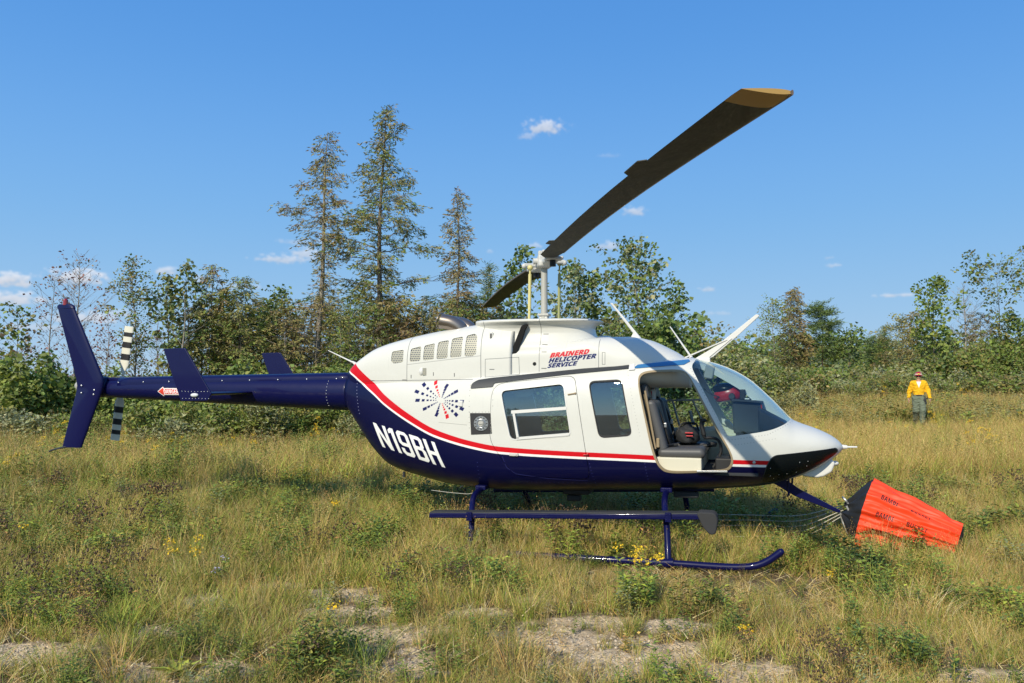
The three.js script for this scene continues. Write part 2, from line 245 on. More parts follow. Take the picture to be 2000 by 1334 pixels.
const M = {
  body: PHY(0xffffff, 0.4, { map: bodyPrint, bumpMap: dents, bumpScale: 0.004, specularIntensity: 0.4, clearcoat: 0.3, clearcoatRoughness: 0.06 }),
  white: PHY(rgb(0.66, 0.65, 0.62), 0.4, { specularIntensity: 0.5, clearcoat: 0.3, clearcoatRoughness: 0.08 }),
  blue: PHY(rgb(0.004, 0.005, 0.052), 0.4, { bumpMap: dentsB, bumpScale: 0.003, specularIntensity: 0.25, clearcoat: 0.3, clearcoatRoughness: 0.05 }),
  grey: STD(rgb(0.42, 0.41, 0.37), 0.5, 0.1), pale: STD(rgb(0.55, 0.54, 0.50), 0.5), steel: STD(rgb(0.55, 0.55, 0.55), 0.3, 0.9), burnt: STD(rgb(0.30, 0.25, 0.21), 0.3, 0.85),
  black: STD(rgb(0.014, 0.014, 0.015), 0.6), rubber: STD(rgb(0.03, 0.03, 0.032), 0.85), gloss: PHY(rgb(0.006, 0.008, 0.010), 0.25, { specularIntensity: 0.35 }), trim: STD(rgb(0.03, 0.033, 0.037), 0.55),
  cream: STD(rgb(0.62, 0.58, 0.45), 0.6), liner: STD(rgb(0.33, 0.335, 0.32), 0.8), leather: PHY(rgb(0.075, 0.075, 0.078), 0.5), dark: STD(rgb(0.022, 0.024, 0.028), 0.75),
  glass: PHY(rgb(0.82, 0.90, 0.92), 0.0, { transmission: 1, thickness: 0, ior: 1.5 }), tint: PHY(rgb(0.62, 0.74, 0.78), 0.0, { transmission: 1, thickness: 0, ior: 2.2 }), sky: PHY(rgb(0.04, 0.16, 0.34), 0.04, { clearcoat: 1, clearcoatRoughness: 0.02 }),
  red: PHY(rgb(0.40, 0.012, 0.014), 0.3, { clearcoat: 0.6 }), bladeD: STD(rgb(0.075, 0.076, 0.064), 0.75, 0, { map: wear }), bladeY: STD(rgb(0.62, 0.36, 0.07), 0.6), straw: STD(rgb(0.60, 0.53, 0.22), 0.5), seal: STD(rgb(0.30, 0.23, 0.14), 0.85), bolt: STD(rgb(0.7, 0.7, 0.7), 0.35, 0.6), void: STD(rgb(0.003, 0.003, 0.003), 0.9), bladeTip: STD(rgb(0.42, 0.26, 0.075), 0.6), erosion: STD(rgb(0.20, 0.15, 0.12), 0.45, 0.4), rodG: STD(rgb(0.30, 0.31, 0.13), 0.5),
};
// ---- skins: lofted superellipse bodies
const HU = [-2.47, -2.30, -2.14, -1.9, -1.49, -1.03, -0.39, 0.2, 0.81, 1.3, 1.667, 1.83, 2.045, 2.257, 2.464, 2.6, 2.70, 2.76, 2.95, 3.067, 3.14, 3.18, 3.195];
const hull = {
  vb: fitted([-2.47, -2.30, -2.14, -1.9, -1.49, -1.03, -0.39, 0.81, 1.8, 2.4, 2.76, 2.95, 3.07, 3.14, 3.18, 3.195], [1.41, 1.165, 0.96, 0.76, 0.648, 0.574, 0.55, 0.60, 0.65, 0.705, 0.81, 0.90, 0.985, 1.04, 1.085, 1.115]),
  vt: fitted([-2.47, -2.14, -1.5, -0.6, 0.2, 1.2, 1.667, 1.83, 2.045, 2.257, 2.464, 2.60, 2.70, 2.74, 2.95, 3.067, 3.14, 3.18, 3.195], [1.885, 1.87, 1.87, 1.92, 1.97, 2.035, 2.05, 2.018, 1.948, 1.833, 1.648, 1.505, 1.40, 1.378, 1.30, 1.245, 1.195, 1.15, 1.12]),
  w: fitted([-2.47, -2.3, -2.14, -1.9, -1.49, -1.03, -0.5, 0, 1.3, 1.8, 2.1, 2.4, 2.7, 2.95, 3.07, 3.14, 3.18, 3.195], [0.225, 0.265, 0.315, 0.385, 0.485, 0.58, 0.645, 0.66, 0.66, 0.645, 0.61, 0.55, 0.455, 0.34, 0.25, 0.165, 0.08, 0.01]),
  vm: fitted([-2.47, -2.14, -1.9, -1.5, -1.0, -0.4, 1.6, 2.4, 3.195], [1.65, 1.52, 1.42, 1.28, 1.2, 1.15, 1.14, 1.12, 1.117]),
  nt: fitted([-2.47, -2.1, -1.5, -0.8, 0, 1.4, 1.75, 2.1, 2.5, 3.2], [2.0, 2.8, 4.0, 4.2, 4.2, 4.2, 3.5, 2.7, 2.3, 2.1]),
  nb: fitted([-2.47, -1.5, -0.4, 1.6, 2.5, 3.2], [2, 2.2, 2.9, 2.9, 2.4, 2.1]),
};
function loft(us, section, ring, caps = true) {       // section(u, angle) -> [y, z]
  const pos = [], idx = [], n = us.length;
  for (const u of us) for (let k = 0; k < ring; k++) { const [y, z] = section(u, k / ring * 2 * Math.PI); pos.push(u, y, z); }
  for (let i = 0; i < n - 1; i++) for (let k = 0; k < ring; k++) { const a = i * ring + k, b = i * ring + (k + 1) % ring; idx.push(a, a + ring, b, b, a + ring, b + ring); }
  if (caps) for (const [row, f] of [[0, 1], [n - 1, 0]]) { let y = 0, z = 0; for (let k = 0; k < ring; k++) { y += pos[(row * ring + k) * 3 + 1]; z += pos[(row * ring + k) * 3 + 2]; } const c = pos.length / 3; pos.push(us[row], y / ring, z / ring); for (let k = 0; k < ring; k++) { const a = row * ring + k, b = row * ring + (k + 1) % ring; f ? idx.push(c, a, b) : idx.push(c, b, a); } }
  const g = new THREE.BufferGeometry(); g.setAttribute('position', new THREE.Float32BufferAttribute(pos, 3)); g.setIndex(idx); g.computeVertexNormals();
  const P = g.attributes.position, uv = new Float32Array(P.count * 2); for (let i = 0; i < P.count; i++) uv.set([P.getX(i), Math.floor(i % ring) / ring * 2], i * 2); g.setAttribute('uv', new THREE.BufferAttribute(uv, 2));
  return g;
}
const se = (a, n) => { const c = Math.cos(a), s = Math.sin(a); return [Math.sign(s) * Math.abs(s) ** (2 / n), Math.sign(c) * Math.abs(c) ** (2 / n)]; };
function hullPoint(u, a, off = 0) {
  const vm = hull.vm(u), up = Math.sin(a) >= 0, [sy, sz] = se(a, up ? hull.nt(u) : hull.nb(u));
  const w = Math.max(0.004, hull.w(u) + off), h = Math.max(0.004, (up ? hull.vt(u) - vm : vm - hull.vb(u)) + off);
  return [vm + sy * h, sz * w];
}
const steps = (a, b, n) => Array.from({ length: n + 1 }, (_, i) => a + (b - a) * i / n);
const hullUs = [...steps(-2.47, 2.5, 110), ...steps(2.52, 3.0, 22), ...steps(3.015, 3.14, 9), 3.152, 3.163, 3.172, 3.18, 3.186, 3.191, 3.195];
const hullSolid = (off, us = hullUs, ring = 112) => loft(us, (u, a) => hullPoint(u, a, off), ring);
// ---- cutting
const csg = new Evaluator(); csg.attributes = ['position', 'normal']; csg.useGroups = false;
const brush = (g) => { g = g.index ? g : mergeVertices(g); const b = new Brush(g); b.updateMatrixWorld(); return b; };
const cut = (a, b, op) => { const r = csg.evaluate(a, b, op); r.updateMatrixWorld(); return r; };
function rounded(pts, r) {                             // polygon with rounded corners
  const s = new THREE.Shape(), n = pts.length;
  for (let i = 0; i < n; i++) {
    const p = pts[(i + n - 1) % n], c = pts[i], q = pts[(i + 1) % n], rr = Array.isArray(r) ? r[i] : r;
    const d1 = Math.hypot(p[0] - c[0], p[1] - c[1]), d2 = Math.hypot(q[0] - c[0], q[1] - c[1]), t1 = Math.min(rr, d1 * 0.45) / d1, t2 = Math.min(rr, d2 * 0.45) / d2;
    const a = [c[0] + (p[0] - c[0]) * t1, c[1] + (p[1] - c[1]) * t1], b = [c[0] + (q[0] - c[0]) * t2, c[1] + (q[1] - c[1]) * t2];
    i ? s.lineTo(...a) : s.moveTo(...a); s.quadraticCurveTo(c[0], c[1], b[0], b[1]);
  }
  s.closePath(); return s;
}
function prism(pts, r, z0, z1) { const g = new THREE.ExtrudeGeometry(rounded(pts, r), { depth: z1 - z0, bevelEnabled: false, curveSegments: 8 }); g.deleteAttribute('uv'); return brush(mergeVertices(g.translate(0, 0, z0))); }
const grown = (pts, d) => { const c = pts.reduce((s, p) => [s[0] + p[0] / pts.length, s[1] + p[1] / pts.length], [0, 0]); return pts.map((p) => { const x = p[0] - c[0], y = p[1] - c[1], l = Math.hypot(x, y); return [p[0] + x / l * d, p[1] + y / l * d]; }); };
const solid = {};
const skin = (off) => (solid[off] ||= brush(hullSolid(off)));
const piece = (pts, r, o, i, z0 = 0.05, z1 = 1.2) => { const t = cut(skin(o), prism(pts, r, z0, z1), INTERSECTION); return cut(t, skin(i), SUBTRACTION).geometry; };   // a patch of the skin between two offsets
const SH = {
  rearDoor: [[-0.45, 1.15], [-0.435, 1.69], [-0.36, 1.775], [0.49, 1.862], [0.525, 1.70], [0.64, 0.96], [0.66, 0.755], [-0.17, 0.765], [-0.29, 0.92]],
  rearWin: [[-0.327, 1.69], [0.375, 1.772], [0.462, 1.222], [-0.205, 1.163]],
  midWin: [[0.648, 1.795], [1.0, 1.815], [1.112, 1.24], [0.768, 1.208]],
  door: [[1.165, 1.82], [1.225, 1.90], [1.62, 1.915], [1.70, 1.835], [1.94, 1.36], [2.118, 1.04], [2.085, 0.92], [1.98, 0.895], [1.46, 0.865], [1.375, 0.94], [1.32, 1.09]],
  screen: [[1.70, 1.955], [1.74, 2.02], [1.78, 2.2], [3.0, 2.2], [2.715, 1.425], [2.60, 1.355], [2.455, 1.30], [2.068, 1.243]],
  chin: [[2.445, 0.965], [2.505, 1.058], [3.105, 1.125], [3.13, 1.09], [3.05, 1.02], [2.93, 0.94], [2.74, 0.845], [2.55, 0.775], [2.385, 0.765]],
  farDoorWin: [[1.21, 1.83], [1.66, 1.86], [1.93, 1.33], [1.90, 1.27], [1.33, 1.24]],
};
{
  let f = skin(0);
  const cabin = brush(hullSolid(-0.035, steps(-0.55, 2.62, 60), 80));
  f = cut(f, cabin, SUBTRACTION);
  f = cut(f, prism(SH.rearDoor, 0.1, 0.1, 1.2), SUBTRACTION);
  f = cut(f, prism(SH.midWin, 0.06, 0.1, 1.2), SUBTRACTION);
  f = cut(f, prism(SH.door, 0.13, 0.1, 1.2), SUBTRACTION);
  f = cut(f, prism(SH.screen, [0.07, 0.05, 0.01, 0.01, 0.04, 0.3, 0.3, 0.03], 0.035, 1.2), SUBTRACTION);
  f = cut(f, prism(SH.screen, [0.07, 0.05, 0.01, 0.01, 0.04, 0.3, 0.3, 0.03], -1.2, -0.035), SUBTRACTION);
  f = cut(f, prism(SH.farDoorWin, 0.08, -1.2, -0.1), SUBTRACTION);
  f = cut(f, prism(SH.midWin, 0.06, -1.2, -0.1), SUBTRACTION);
  f = cut(f, prism(SH.rearWin, 0.06, -1.2, -0.1), SUBTRACTION);
  part('fuselage', sidePrint(f.geometry), M.body, HELI, 'white fuselage with a red stripe over a dark blue belly');
}
{ // rear door, with its sliding window
  const inset = grown(SH.rearDoor, -0.006);
  let d = cut(skin(0.003), prism(inset, 0.1, 0.1, 1.2), INTERSECTION);
  d = cut(d, skin(-0.03), SUBTRACTION);
  d = cut(d, prism(SH.rearWin, 0.06, 0.1, 1.2), SUBTRACTION);
  const door = part('rear_door', sidePrint(d.geometry), M.body, HELI);
  const win = (pts, r, o, i, m, label, host, name) => part(name, piece(pts, r, o, i), m, host, label);
  win(grown(SH.rearWin, -0.002), 0.06, -0.012, -0.016, M.tint, 'tinted rear door window', door, 'window_pane');
  const rim = cut(brush(piece(grown(SH.rearWin, 0.012), 0.07, 0.006, -0.012)), prism(grown(SH.rearWin, -0.004), 0.06, 0.1, 1.2), SUBTRACTION);
  part('window_rim', rim.geometry, M.white, door);
  const bar = (a, b, w, o = 0.012) => { const d = [b[0] - a[0], b[1] - a[1]], l = Math.hypot(...d), n = [-d[1] / l * w / 2, d[0] / l * w / 2]; return piece([[a[0] + n[0], a[1] + n[1]], [b[0] + n[0], b[1] + n[1]], [b[0] - n[0], b[1] - n[1]], [a[0] - n[0], a[1] - n[1]]], 0.004, o, -0.014); };
  const fr = part('sliding_frame', [bar([-0.195, 1.462], [0.418, 1.512], 0.034), bar([-0.168, 1.45], [-0.118, 1.175], 0.026), bar([-0.135, 1.178], [0.45, 1.238], 0.028)], M.white, door, 'white frame of the sliding window');
  part('handle', [box(0.10, 0.035, 0.02, -0.165, 1.005, 0.668, 0.008, 0, 0, -0.02), rod([-0.145, 1.005, 0.672], [-0.145, 1.005, 0.686], 0.012)], M.pale, door, 'flush steel handle on the stripe');
  part('hinge', [box(0.055, 0.010, 0.02, 0.625, 1.025, 0.668, 0.004), box(0.02, 0.02, 0.025, 0.645, 1.03, 0.668, 0.005)], M.red, door);
  part('door_stay', [rod([0.43, 1.655, 0.648], [0.51, 1.668, 0.645], 0.008), ball(0.012, 0.51, 1.668, 0.645)], M.seal, HELI);
}
part('window_pane', piece(grown(SH.midWin, -0.002), 0.06, -0.004, -0.009), M.tint, HELI, 'narrow tinted window ahead of the rear door');
{ const r = cut(brush(piece(grown(SH.midWin, 0.006), 0.07, 0.004, -0.02)), prism(grown(SH.midWin, -0.016), 0.06, 0.1, 1.2), SUBTRACTION); part('window_seal', r.geometry, M.rubber, HELI); }
{ // two windscreen panes either side of the centre post
  const s = grown(SH.screen, -0.001);
  part('windscreen', piece(s, [0.07, 0.05, 0.01, 0.01, 0.04, 0.3, 0.3, 0.03], -0.004, -0.01, 0.037), M.glass, HELI, 'right windscreen pane, curved and clear');
  part('windscreen', piece(s, [0.07, 0.05, 0.01, 0.01, 0.04, 0.3, 0.3, 0.03], -0.004, -0.01, -1.2, -0.037), M.glass, HELI, 'left windscreen pane beyond the centre post');
  part('chin_window', piece(SH.chin, [0.04, 0.05, 0.02, 0.02, 0.06, 0.1, 0.1, 0.1, 0.05], 0.004, -0.02, 0.02), M.gloss, HELI, 'black chin window under the nose');
  const rim = cut(brush(piece(grown(SH.chin, 0.010), [0.04, 0.05, 0.02, 0.02, 0.06, 0.1, 0.1, 0.1, 0.05], 0.003, -0.015, 0.02)), prism(SH.chin, [0.04, 0.05, 0.02, 0.02, 0.06, 0.1, 0.1, 0.1, 0.05], 0, 1.2), SUBTRACTION);
  part('chin_window_seal', rim.geometry, M.trim, HELI);
  const bolts = []; for (const [u, v] of [[2.47, 0.93], [2.47, 0.85], [2.55, 0.86], [2.63, 0.87], [2.72, 0.885], [2.82, 0.95], [2.83, 1.0], [2.75, 0.99], [2.50, 0.82]]) { const p = surface(u, v); bolts.push(ball(0.006, u, v, p + 0.002, 1, 1, 0.6, 8)); }
  each('bolt', bolts, M.bolt, HELI);
}
function surface(u, v, off = 0) { const vm = hull.vm(u), up = v >= vm, n = up ? hull.nt(u) : hull.nb(u), h = (up ? hull.vt(u) - vm : vm - hull.vb(u)) + off, t = Math.min(1, Math.abs(v - vm) / h); return (hull.w(u) + off) * (1 - t ** n) ** (1 / n); }
// ---- far door: window pane and its slider, seen through the open front door
part('window_pane', piece(grown(SH.farDoorWin, 0.002), 0.08, -0.01, -0.014, -1.2, -0.1), M.glass, HELI, 'window of the far front door');
part('window_pane', piece(grown(SH.midWin, 0.002), 0.06, -0.01, -0.014, -1.2, -0.1), M.glass, HELI, 'far side narrow window');
part('window_pane', piece(grown(SH.rearWin, 0.002), 0.06, -0.01, -0.014, -1.2, -0.1), M.glass, HELI, 'far side rear door window');
each('slider_frame', [box(0.46, 0.022, 0.012, 1.53, 1.57, -0.585, 0.003, 0, 0, 0.03), rod([1.40, 1.56, -0.585], [1.48, 1.27, -0.585], 0.012), rod([1.63, 1.57, -0.585], [1.76, 1.29, -0.585], 0.010), rod([1.60, 1.45, -0.58], [1.64, 1.28, -0.585], 0.018)], M.liner, HELI, 'sliding window frame in the far door');
// ---- front door opening: seal, sill
{ const o = piece(grown(SH.door, 0.012), 0.14, 0.004, -0.03), r = cut(brush(o), prism(grown(SH.door, -0.012), 0.13, 0.1, 1.2), SUBTRACTION); part('door_seal', r.geometry, M.seal, HELI, 'worn brown seal round the open doorway'); }
part('door_sill', box(0.30, 0.02, 0.03, 1.91, 0.893, 0.628, 0.004, 0, 0, 0.03), M.steel, HELI);
// ---- gutter strip, roof window
part('roof_strip', piece([[-0.69, 1.72], [-0.685, 1.77], [-0.62, 1.81], [-0.47, 1.832], [0.14, 1.892], [1.0, 1.977], [1.06, 1.975], [1.08, 1.935], [0.4, 1.872], [-0.42, 1.775], [-0.425, 1.735], [-0.69, 1.715]], 0.03, 0.010, -0.02), M.trim, HELI, 'dark grey strip over the rear door');
part('roof_window', piece([[1.115, 1.94], [1.15, 1.975], [1.67, 2.03], [1.69, 2.01], [1.63, 1.972], [1.14, 1.935]], 0.01, 0.006, -0.02, 0.2), M.sky, HELI, 'blue tinted roof window over the door');
part('roof_bracket', piece([[1.065, 1.915], [1.065, 1.985], [1.115, 1.99], [1.13, 1.92]], 0.008, 0.012, -0.02), M.white, HELI);
// ---- fuel filler
{ const g = piece([[-0.683, 1.443], [-0.435, 1.447], [-0.417, 1.222], [-0.668, 1.205]], 0.004, 0.003, -0.01), z = surface(-0.545, 1.33); const p = part('filler_panel', g, M.rubber, HELI, 'black square round the fuel cap');
  const at = (g2) => g2.rotateX(Math.PI / 2).rotateY(0.10).translate(-0.545, 1.332, z + 0.008);
  const holes = []; for (let k = 0; k < 12; k++) holes.push(at(new THREE.CylinderGeometry(0.007, 0.007, 0.006, 10).translate(0.066 * Math.cos(k * Math.PI / 6), 0.008, 0.066 * Math.sin(k * Math.PI / 6))));
  part('fuel_cap', [at(new THREE.CylinderGeometry(0.080, 0.084, 0.016, 32)), at(new THREE.TorusGeometry(0.046, 0.006, 8, 24).rotateX(Math.PI / 2).translate(0, 0.009, 0))], M.steel, p); holes.forEach((g) => part('cap_hole', g, M.black, p)); part('cap_latch', [at(new THREE.CylinderGeometry(0.030, 0.030, 0.012, 20).translate(0, 0.012, 0)), at(box(0.05, 0.012, 0.012, 0, 0.02, 0, 0.003))], M.grey, p); }
{ const z = surface(-0.78, 1.55); part('vent_scoop', box(0.055, 0.07, 0.03, -0.80, 1.545, z - 0.002, 0.012), M.white, HELI); }
// ---- engine cowling with its mesh grilles
const cowl = {
  vt: fitted([-2.52, -2.45, -2.38, -2.25, -2.08, -1.77, -1.166, -0.774, -0.329, 0.0], [1.83, 1.93, 2.005, 2.10, 2.195, 2.285, 2.40, 2.452, 2.485, 2.49]),
  w: fitted([-2.52, -2.38, -2.08, -1.77, -1.17, -0.7, -0.1], [0.10, 0.20, 0.29, 0.355, 0.458, 0.50, 0.505]),
};
const cowlPoint = (u, a, off) => { const n = 3.2, [sy, sz] = se(a, n), vm = 1.86; return sy >= 0 ? [vm + sy * Math.max(0.01, cowl.vt(u) - vm + off), sz * (cowl.w(u) + off)] : [vm + sy * 0.25, sz * (cowl.w(u) + off + 0.0)]; };
const cowlSolid = (off) => brush(loft([...steps(-2.515, -2.3, 12), ...steps(-2.27, -0.23, 40)], (u, a) => cowlPoint(u, a, off), 80));
const cowlW = (u, v, off = 0) => { const h = cowl.vt(u) - 1.86 + off, t = clamp((v - 1.86) / h); return (cowl.w(u) + off) * (1 - t ** 3.2) ** (1 / 3.2); };
const GR = [[[-1.78, 2.142], [-1.615, 2.160], [-1.612, 2.012], [-1.745, 1.996], [-1.785, 2.03]], [[-1.515, 2.170], [-1.375, 2.198], [-1.372, 2.028], [-1.517, 2.016]], [[-1.334, 2.204], [-1.196, 2.230], [-1.193, 2.043], [-1.335, 2.030]], [[-1.155, 2.242], [-1.018, 2.264], [-1.016, 2.055], [-1.157, 2.043]], [[-0.979, 2.280], [-0.843, 2.303], [-0.841, 2.071], [-0.981, 2.058]], [[-0.80, 2.312], [-0.70, 2.335], [-0.665, 2.29], [-0.662, 2.10], [-0.70, 2.075], [-0.80, 2.072]]];
{
  const outer = cowlSolid(0), inner = cowlSolid(-0.012);
  let f = outer;
  const lipCut = prism([[-0.24, 2.10], [-0.10, 2.46], [0.4, 2.6], [0.4, 1.5], [-0.24, 1.5]], 0.02, -1, 1);   // slanted front edge of the intake
  f = cut(f, lipCut, SUBTRACTION);
  for (const g of GR) f = cut(f, brushUnion(g), SUBTRACTION);
  part('engine_cowling', sidePrint(f.geometry), M.body, HELI, 'white engine cowling with mesh grilles');
  function brushUnion(g) { const p = prism(g, 0.025, 0.1, 1); return cut(p, inner, SUBTRACTION); }
  const meshTex = dataTex(128, (x, y) => { const X = x * 8, Y = y * 8, ox = Math.floor(Y) % 2 ? 0.5 : 0, dx = ((X + ox) % 1) - 0.5, dy = (Y % 1) - 0.5, h = dx * dx + dy * dy < 0.085; return h ? [0.17, 0.20, 0.30] : [0.68, 0.67, 0.60]; }, true);
  const gm = STD(0xffffff, 0.55, 0.2, { map: meshTex });
  const thin = cowlSolid(-0.0085), thinIn = cowlSolid(-0.0115);
  for (const g of GR) {
    let p = cut(thin, prism(g.map((q) => q), 0.025, 0.1, 1), INTERSECTION); p = cut(p, thinIn, SUBTRACTION);
    let q = p.geometry.index ? p.geometry.toNonIndexed() : p.geometry; const a = q.attributes.position, uv = new Float32Array(a.count * 2); for (let i = 0; i < a.count; i++) uv.set([a.getX(i) / 0.19, a.getY(i) / 0.19], i * 2); q.setAttribute('uv', new THREE.BufferAttribute(uv, 2));
    part('grille', q, gm, HELI);
  }
  // small round-ended vents on the cowling side
  const z1 = cowlW(-1.32, 1.90); part('vent_scoop', [ball(0.045, -1.355, 1.902, z1 - 0.01, 0.7, 1, 0.6)], M.white, HELI);
  { const p = box(0.045, 0.085, 0.012, -1.312, 1.902, z1 + 0.004, 0.004); const uv = p.attributes.uv; for (let i = 0; i < uv.count; i++) uv.setXY(i, uv.getX(i) * 0.6, uv.getY(i) * 1.1); part('grille', p, gm, HELI); }
  const z2 = cowlW(-0.5, 2.30); part('cowl_latch_slot', [box(0.042, 0.105, 0.014, -0.50, 2.297, z2 + 0.002, 0.018)], M.white, HELI); part('latch', [box(0.022, 0.07, 0.014, -0.50, 2.297, z2 + 0.006, 0.01)], M.trim, HELI);
}
// ---- roof fairing ahead of the cowling and the transmission fairing above it
{
  const rt = fitted([-0.75, 0.2, 0.615, 0.994, 1.222, 1.446, 1.58, 1.665], [2.16, 2.2, 2.275, 2.290, 2.250, 2.150, 2.07, 1.985]), rw = fitted([-0.75, 0.0, 0.9, 1.25, 1.5, 1.665], [0.465, 0.50, 0.505, 0.46, 0.36, 0.22]), rn = fitted([-0.75, 0.55, 0.80, 1.0, 1.665], [7, 6, 3.8, 2.7, 2.2]);
  part('roof_fairing', sidePrint(loft([...steps(-0.75, 1.5, 60), ...steps(1.53, 1.665, 10)], (u, a) => { const [sy, sz] = se(a, rn(u)), vm = 1.92; return sy >= 0 ? [vm + sy * (rt(u) - vm), sz * rw(u)] : [vm + sy * 0.2, sz * rw(u)]; }, 72)), M.body, HELI, 'smooth white roof fairing with lettering');
  // horizontal sections: [height, rear u, front u, half width]
  const L = [[2.02, -0.8, 0.95, 0.484], [2.10, -0.8, 0.86, 0.480], [2.18, -0.8, 0.76, 0.470], [2.235, -0.8, 0.68, 0.442], [2.29, -0.8, 0.625, 0.424], [2.33, -0.8, 0.60, 0.415], [2.385, -0.8, 0.59, 0.420], [2.42, -0.8, 0.60, 0.445], [2.443, -0.8, 0.635, 0.478], [2.456, -0.8, 0.675, 0.495], [2.468, -0.8, 0.685, 0.497], [2.480, -0.8, 0.67, 0.488], [2.490, -0.8, 0.60, 0.43], [2.495, -0.7, 0.4, 0.3], [2.498, -0.3, 0.1, 0.1]];
  const vs = steps(0, 1, 60).map((t) => t * (L.length - 1)), at = (k, i) => { const q = Math.min(L.length - 2, Math.floor(i)), f = i - q; return mix(L[q][k], L[q + 1][k], f); };
  const g = loft(vs, (i, a) => { const u0 = at(1, i), u1 = at(2, i), c = Math.cos(a), s = Math.sin(a); const [q, p] = [Math.sign(s) * Math.abs(s) ** 0.75, Math.sign(c) * Math.abs(c) ** 0.8]; return [mix(u0, u1, p * 0.5 + 0.5), q * at(3, i)]; }, 96);
  const p = g.attributes.position; for (let i = 0; i < p.count; i++) { const h = at(0, Math.min(L.length - 1, p.getX(i))); p.setXYZ(i, p.getY(i), h, p.getZ(i)); } 
  g.index.array.reverse(); g.computeVertexNormals();
  part('transmission_fairing', sidePrint(g), M.body, HELI, 'white fairing under the mast with an overhanging lip');
  // dark intake slot behind the fairing
  const slot = [[-0.262, 2.10], [-0.13, 2.415], [-0.055, 2.432], [-0.095, 2.37], [-0.165, 2.15], [-0.19, 2.10], [-0.225, 2.085]];
  const e = new THREE.ExtrudeGeometry(rounded(slot, 0.03), { depth: 0.05, bevelEnabled: false }).translate(0, 0, 0.437); part('intake_slot', e, M.void, HELI, 'black air intake slot');
}
part('exhaust_stack', (() => { const l = [tube([[-0.93, 2.30, 0.17], [-0.97, 2.40, 0.18], [-1.06, 2.465, 0.20], [-1.20, 2.50, 0.225]], 0.090, 20, 20), new THREE.TorusGeometry(0.090, 0.006, 8, 24).rotateY(Math.PI / 2).rotateZ(-0.25).rotateY(-0.2).translate(-1.20, 2.50, 0.225)]; return l; })(), M.burnt, HELI, 'brown heat-stained exhaust stack');
part('exhaust_stack', tube([[-0.93, 2.30, -0.17], [-0.97, 2.40, -0.18], [-1.06, 2.465, -0.20], [-1.20, 2.50, -0.225]], 0.090, 20, 20), M.burnt, HELI);
// ---- tail boom, drive cover, danger arrow
const boomR = (u) => mix(0.225, 0.122, (-2.45 - u) / 3.85), boomC = (u) => mix(1.642, 1.680, (-2.45 - u) / 3.85);
{
  const us = steps(-6.32, -2.4, 40);
  const g = loft(us, (u, a) => [boomC(u) + Math.sin(a) * boomR(u), Math.cos(a) * boomR(u)], 48); part('tail_boom', g, M.blue, HELI, 'dark blue tapered tail boom');
  part('shaft_cover', loft(steps(-6.0, -2.42, 20), (u, a) => { const t = boomC(u) + boomR(u), w = 0.105; return [Math.max(t - 0.09, 0) + (Math.sin(a) > 0 ? Math.sin(a) ** 0.6 : Math.sin(a)) * (0.09 + 0.030), Math.sign(Math.cos(a)) * Math.abs(Math.cos(a)) ** 0.7 * (w * mix(1, 0.75, (-2.42 - u) / 3.6) + 0.045)]; }, 32), M.blue, HELI, 'dark blue cover over the tail drive shaft');
  const scr = []; for (let k = 0; k < 9; k++) { const u = -2.62 - k * 0.42, y = boomC(u) + boomR(u) - 0.045; scr.push(ball(0.009, u, y, 0.148 * mix(1, 0.84, k / 8), 1, 1, 0.6, 8)); }
  for (let k = 0; k < 10; k++) for (const u of [-2.72, -2.36]) { const a = R(52 - k * 11), r = u === -2.36 ? 0.245 : boomR(u); if (u === -2.72) scr.push(ball(0.006, u, boomC(u) + Math.sin(a) * r, Math.cos(a) * r, 1, 1, 1, 6)); }
  each('screw', scr, M.bolt, HELI);
  const c = document.createElement('canvas'); c.width = 512; c.height = 100; const x = c.getContext('2d');
  x.fillStyle = '#f4f2ee'; x.fillRect(0, 0, 512, 100); x.fillStyle = '#d9412f'; x.beginPath(); x.moveTo(8, 50); x.lineTo(92, 6); x.lineTo(92, 22); x.lineTo(504, 22); x.lineTo(504, 78); x.lineTo(92, 78); x.lineTo(92, 94); x.fill();
  x.fillStyle = '#fff'; x.font = 'bold 62px sans-serif'; x.fillText('DANGER', 96, 72, 395);
  const t = new THREE.CanvasTexture(c); t.colorSpace = THREE.SRGBColorSpace;
  const pos = [], uv = [], idx = [], U0 = -5.30, U1 = -4.80, N = 30, K = 10;
  for (let i = 0; i <= N; i++) for (let k = 0; k <= K; k++) { const s = i / N, u = mix(U0, U1, s), hw = s < 0.17 ? 0.062 * s / 0.17 + 0.003 : 0.045, q = (k / K * 2 - 1), y = 1.645 - boomC(u) + q * hw, r = boomR(u) + 0.0035; pos.push(u, boomC(u) + y, Math.sqrt(r * r - y * y)); uv.push(s, 0.5 + q * hw / 0.125); }
  for (let i = 0; i < N; i++) for (let k = 0; k < K; k++) { const a = i * (K + 1) + k; idx.push(a, a + K + 1, a + 1, a + 1, a + K + 1, a + K + 2); }
  const dg = new THREE.BufferGeometry(); dg.setAttribute('position', new THREE.Float32BufferAttribute(pos, 3)); dg.setAttribute('uv', new THREE.Float32BufferAttribute(uv, 2)); dg.setIndex(idx); dg.computeVertexNormals();
  part('warning_arrow', dg, STD(0xffffff, 0.5, 0, { map: t }), HELI, 'red and white warning arrow');
}
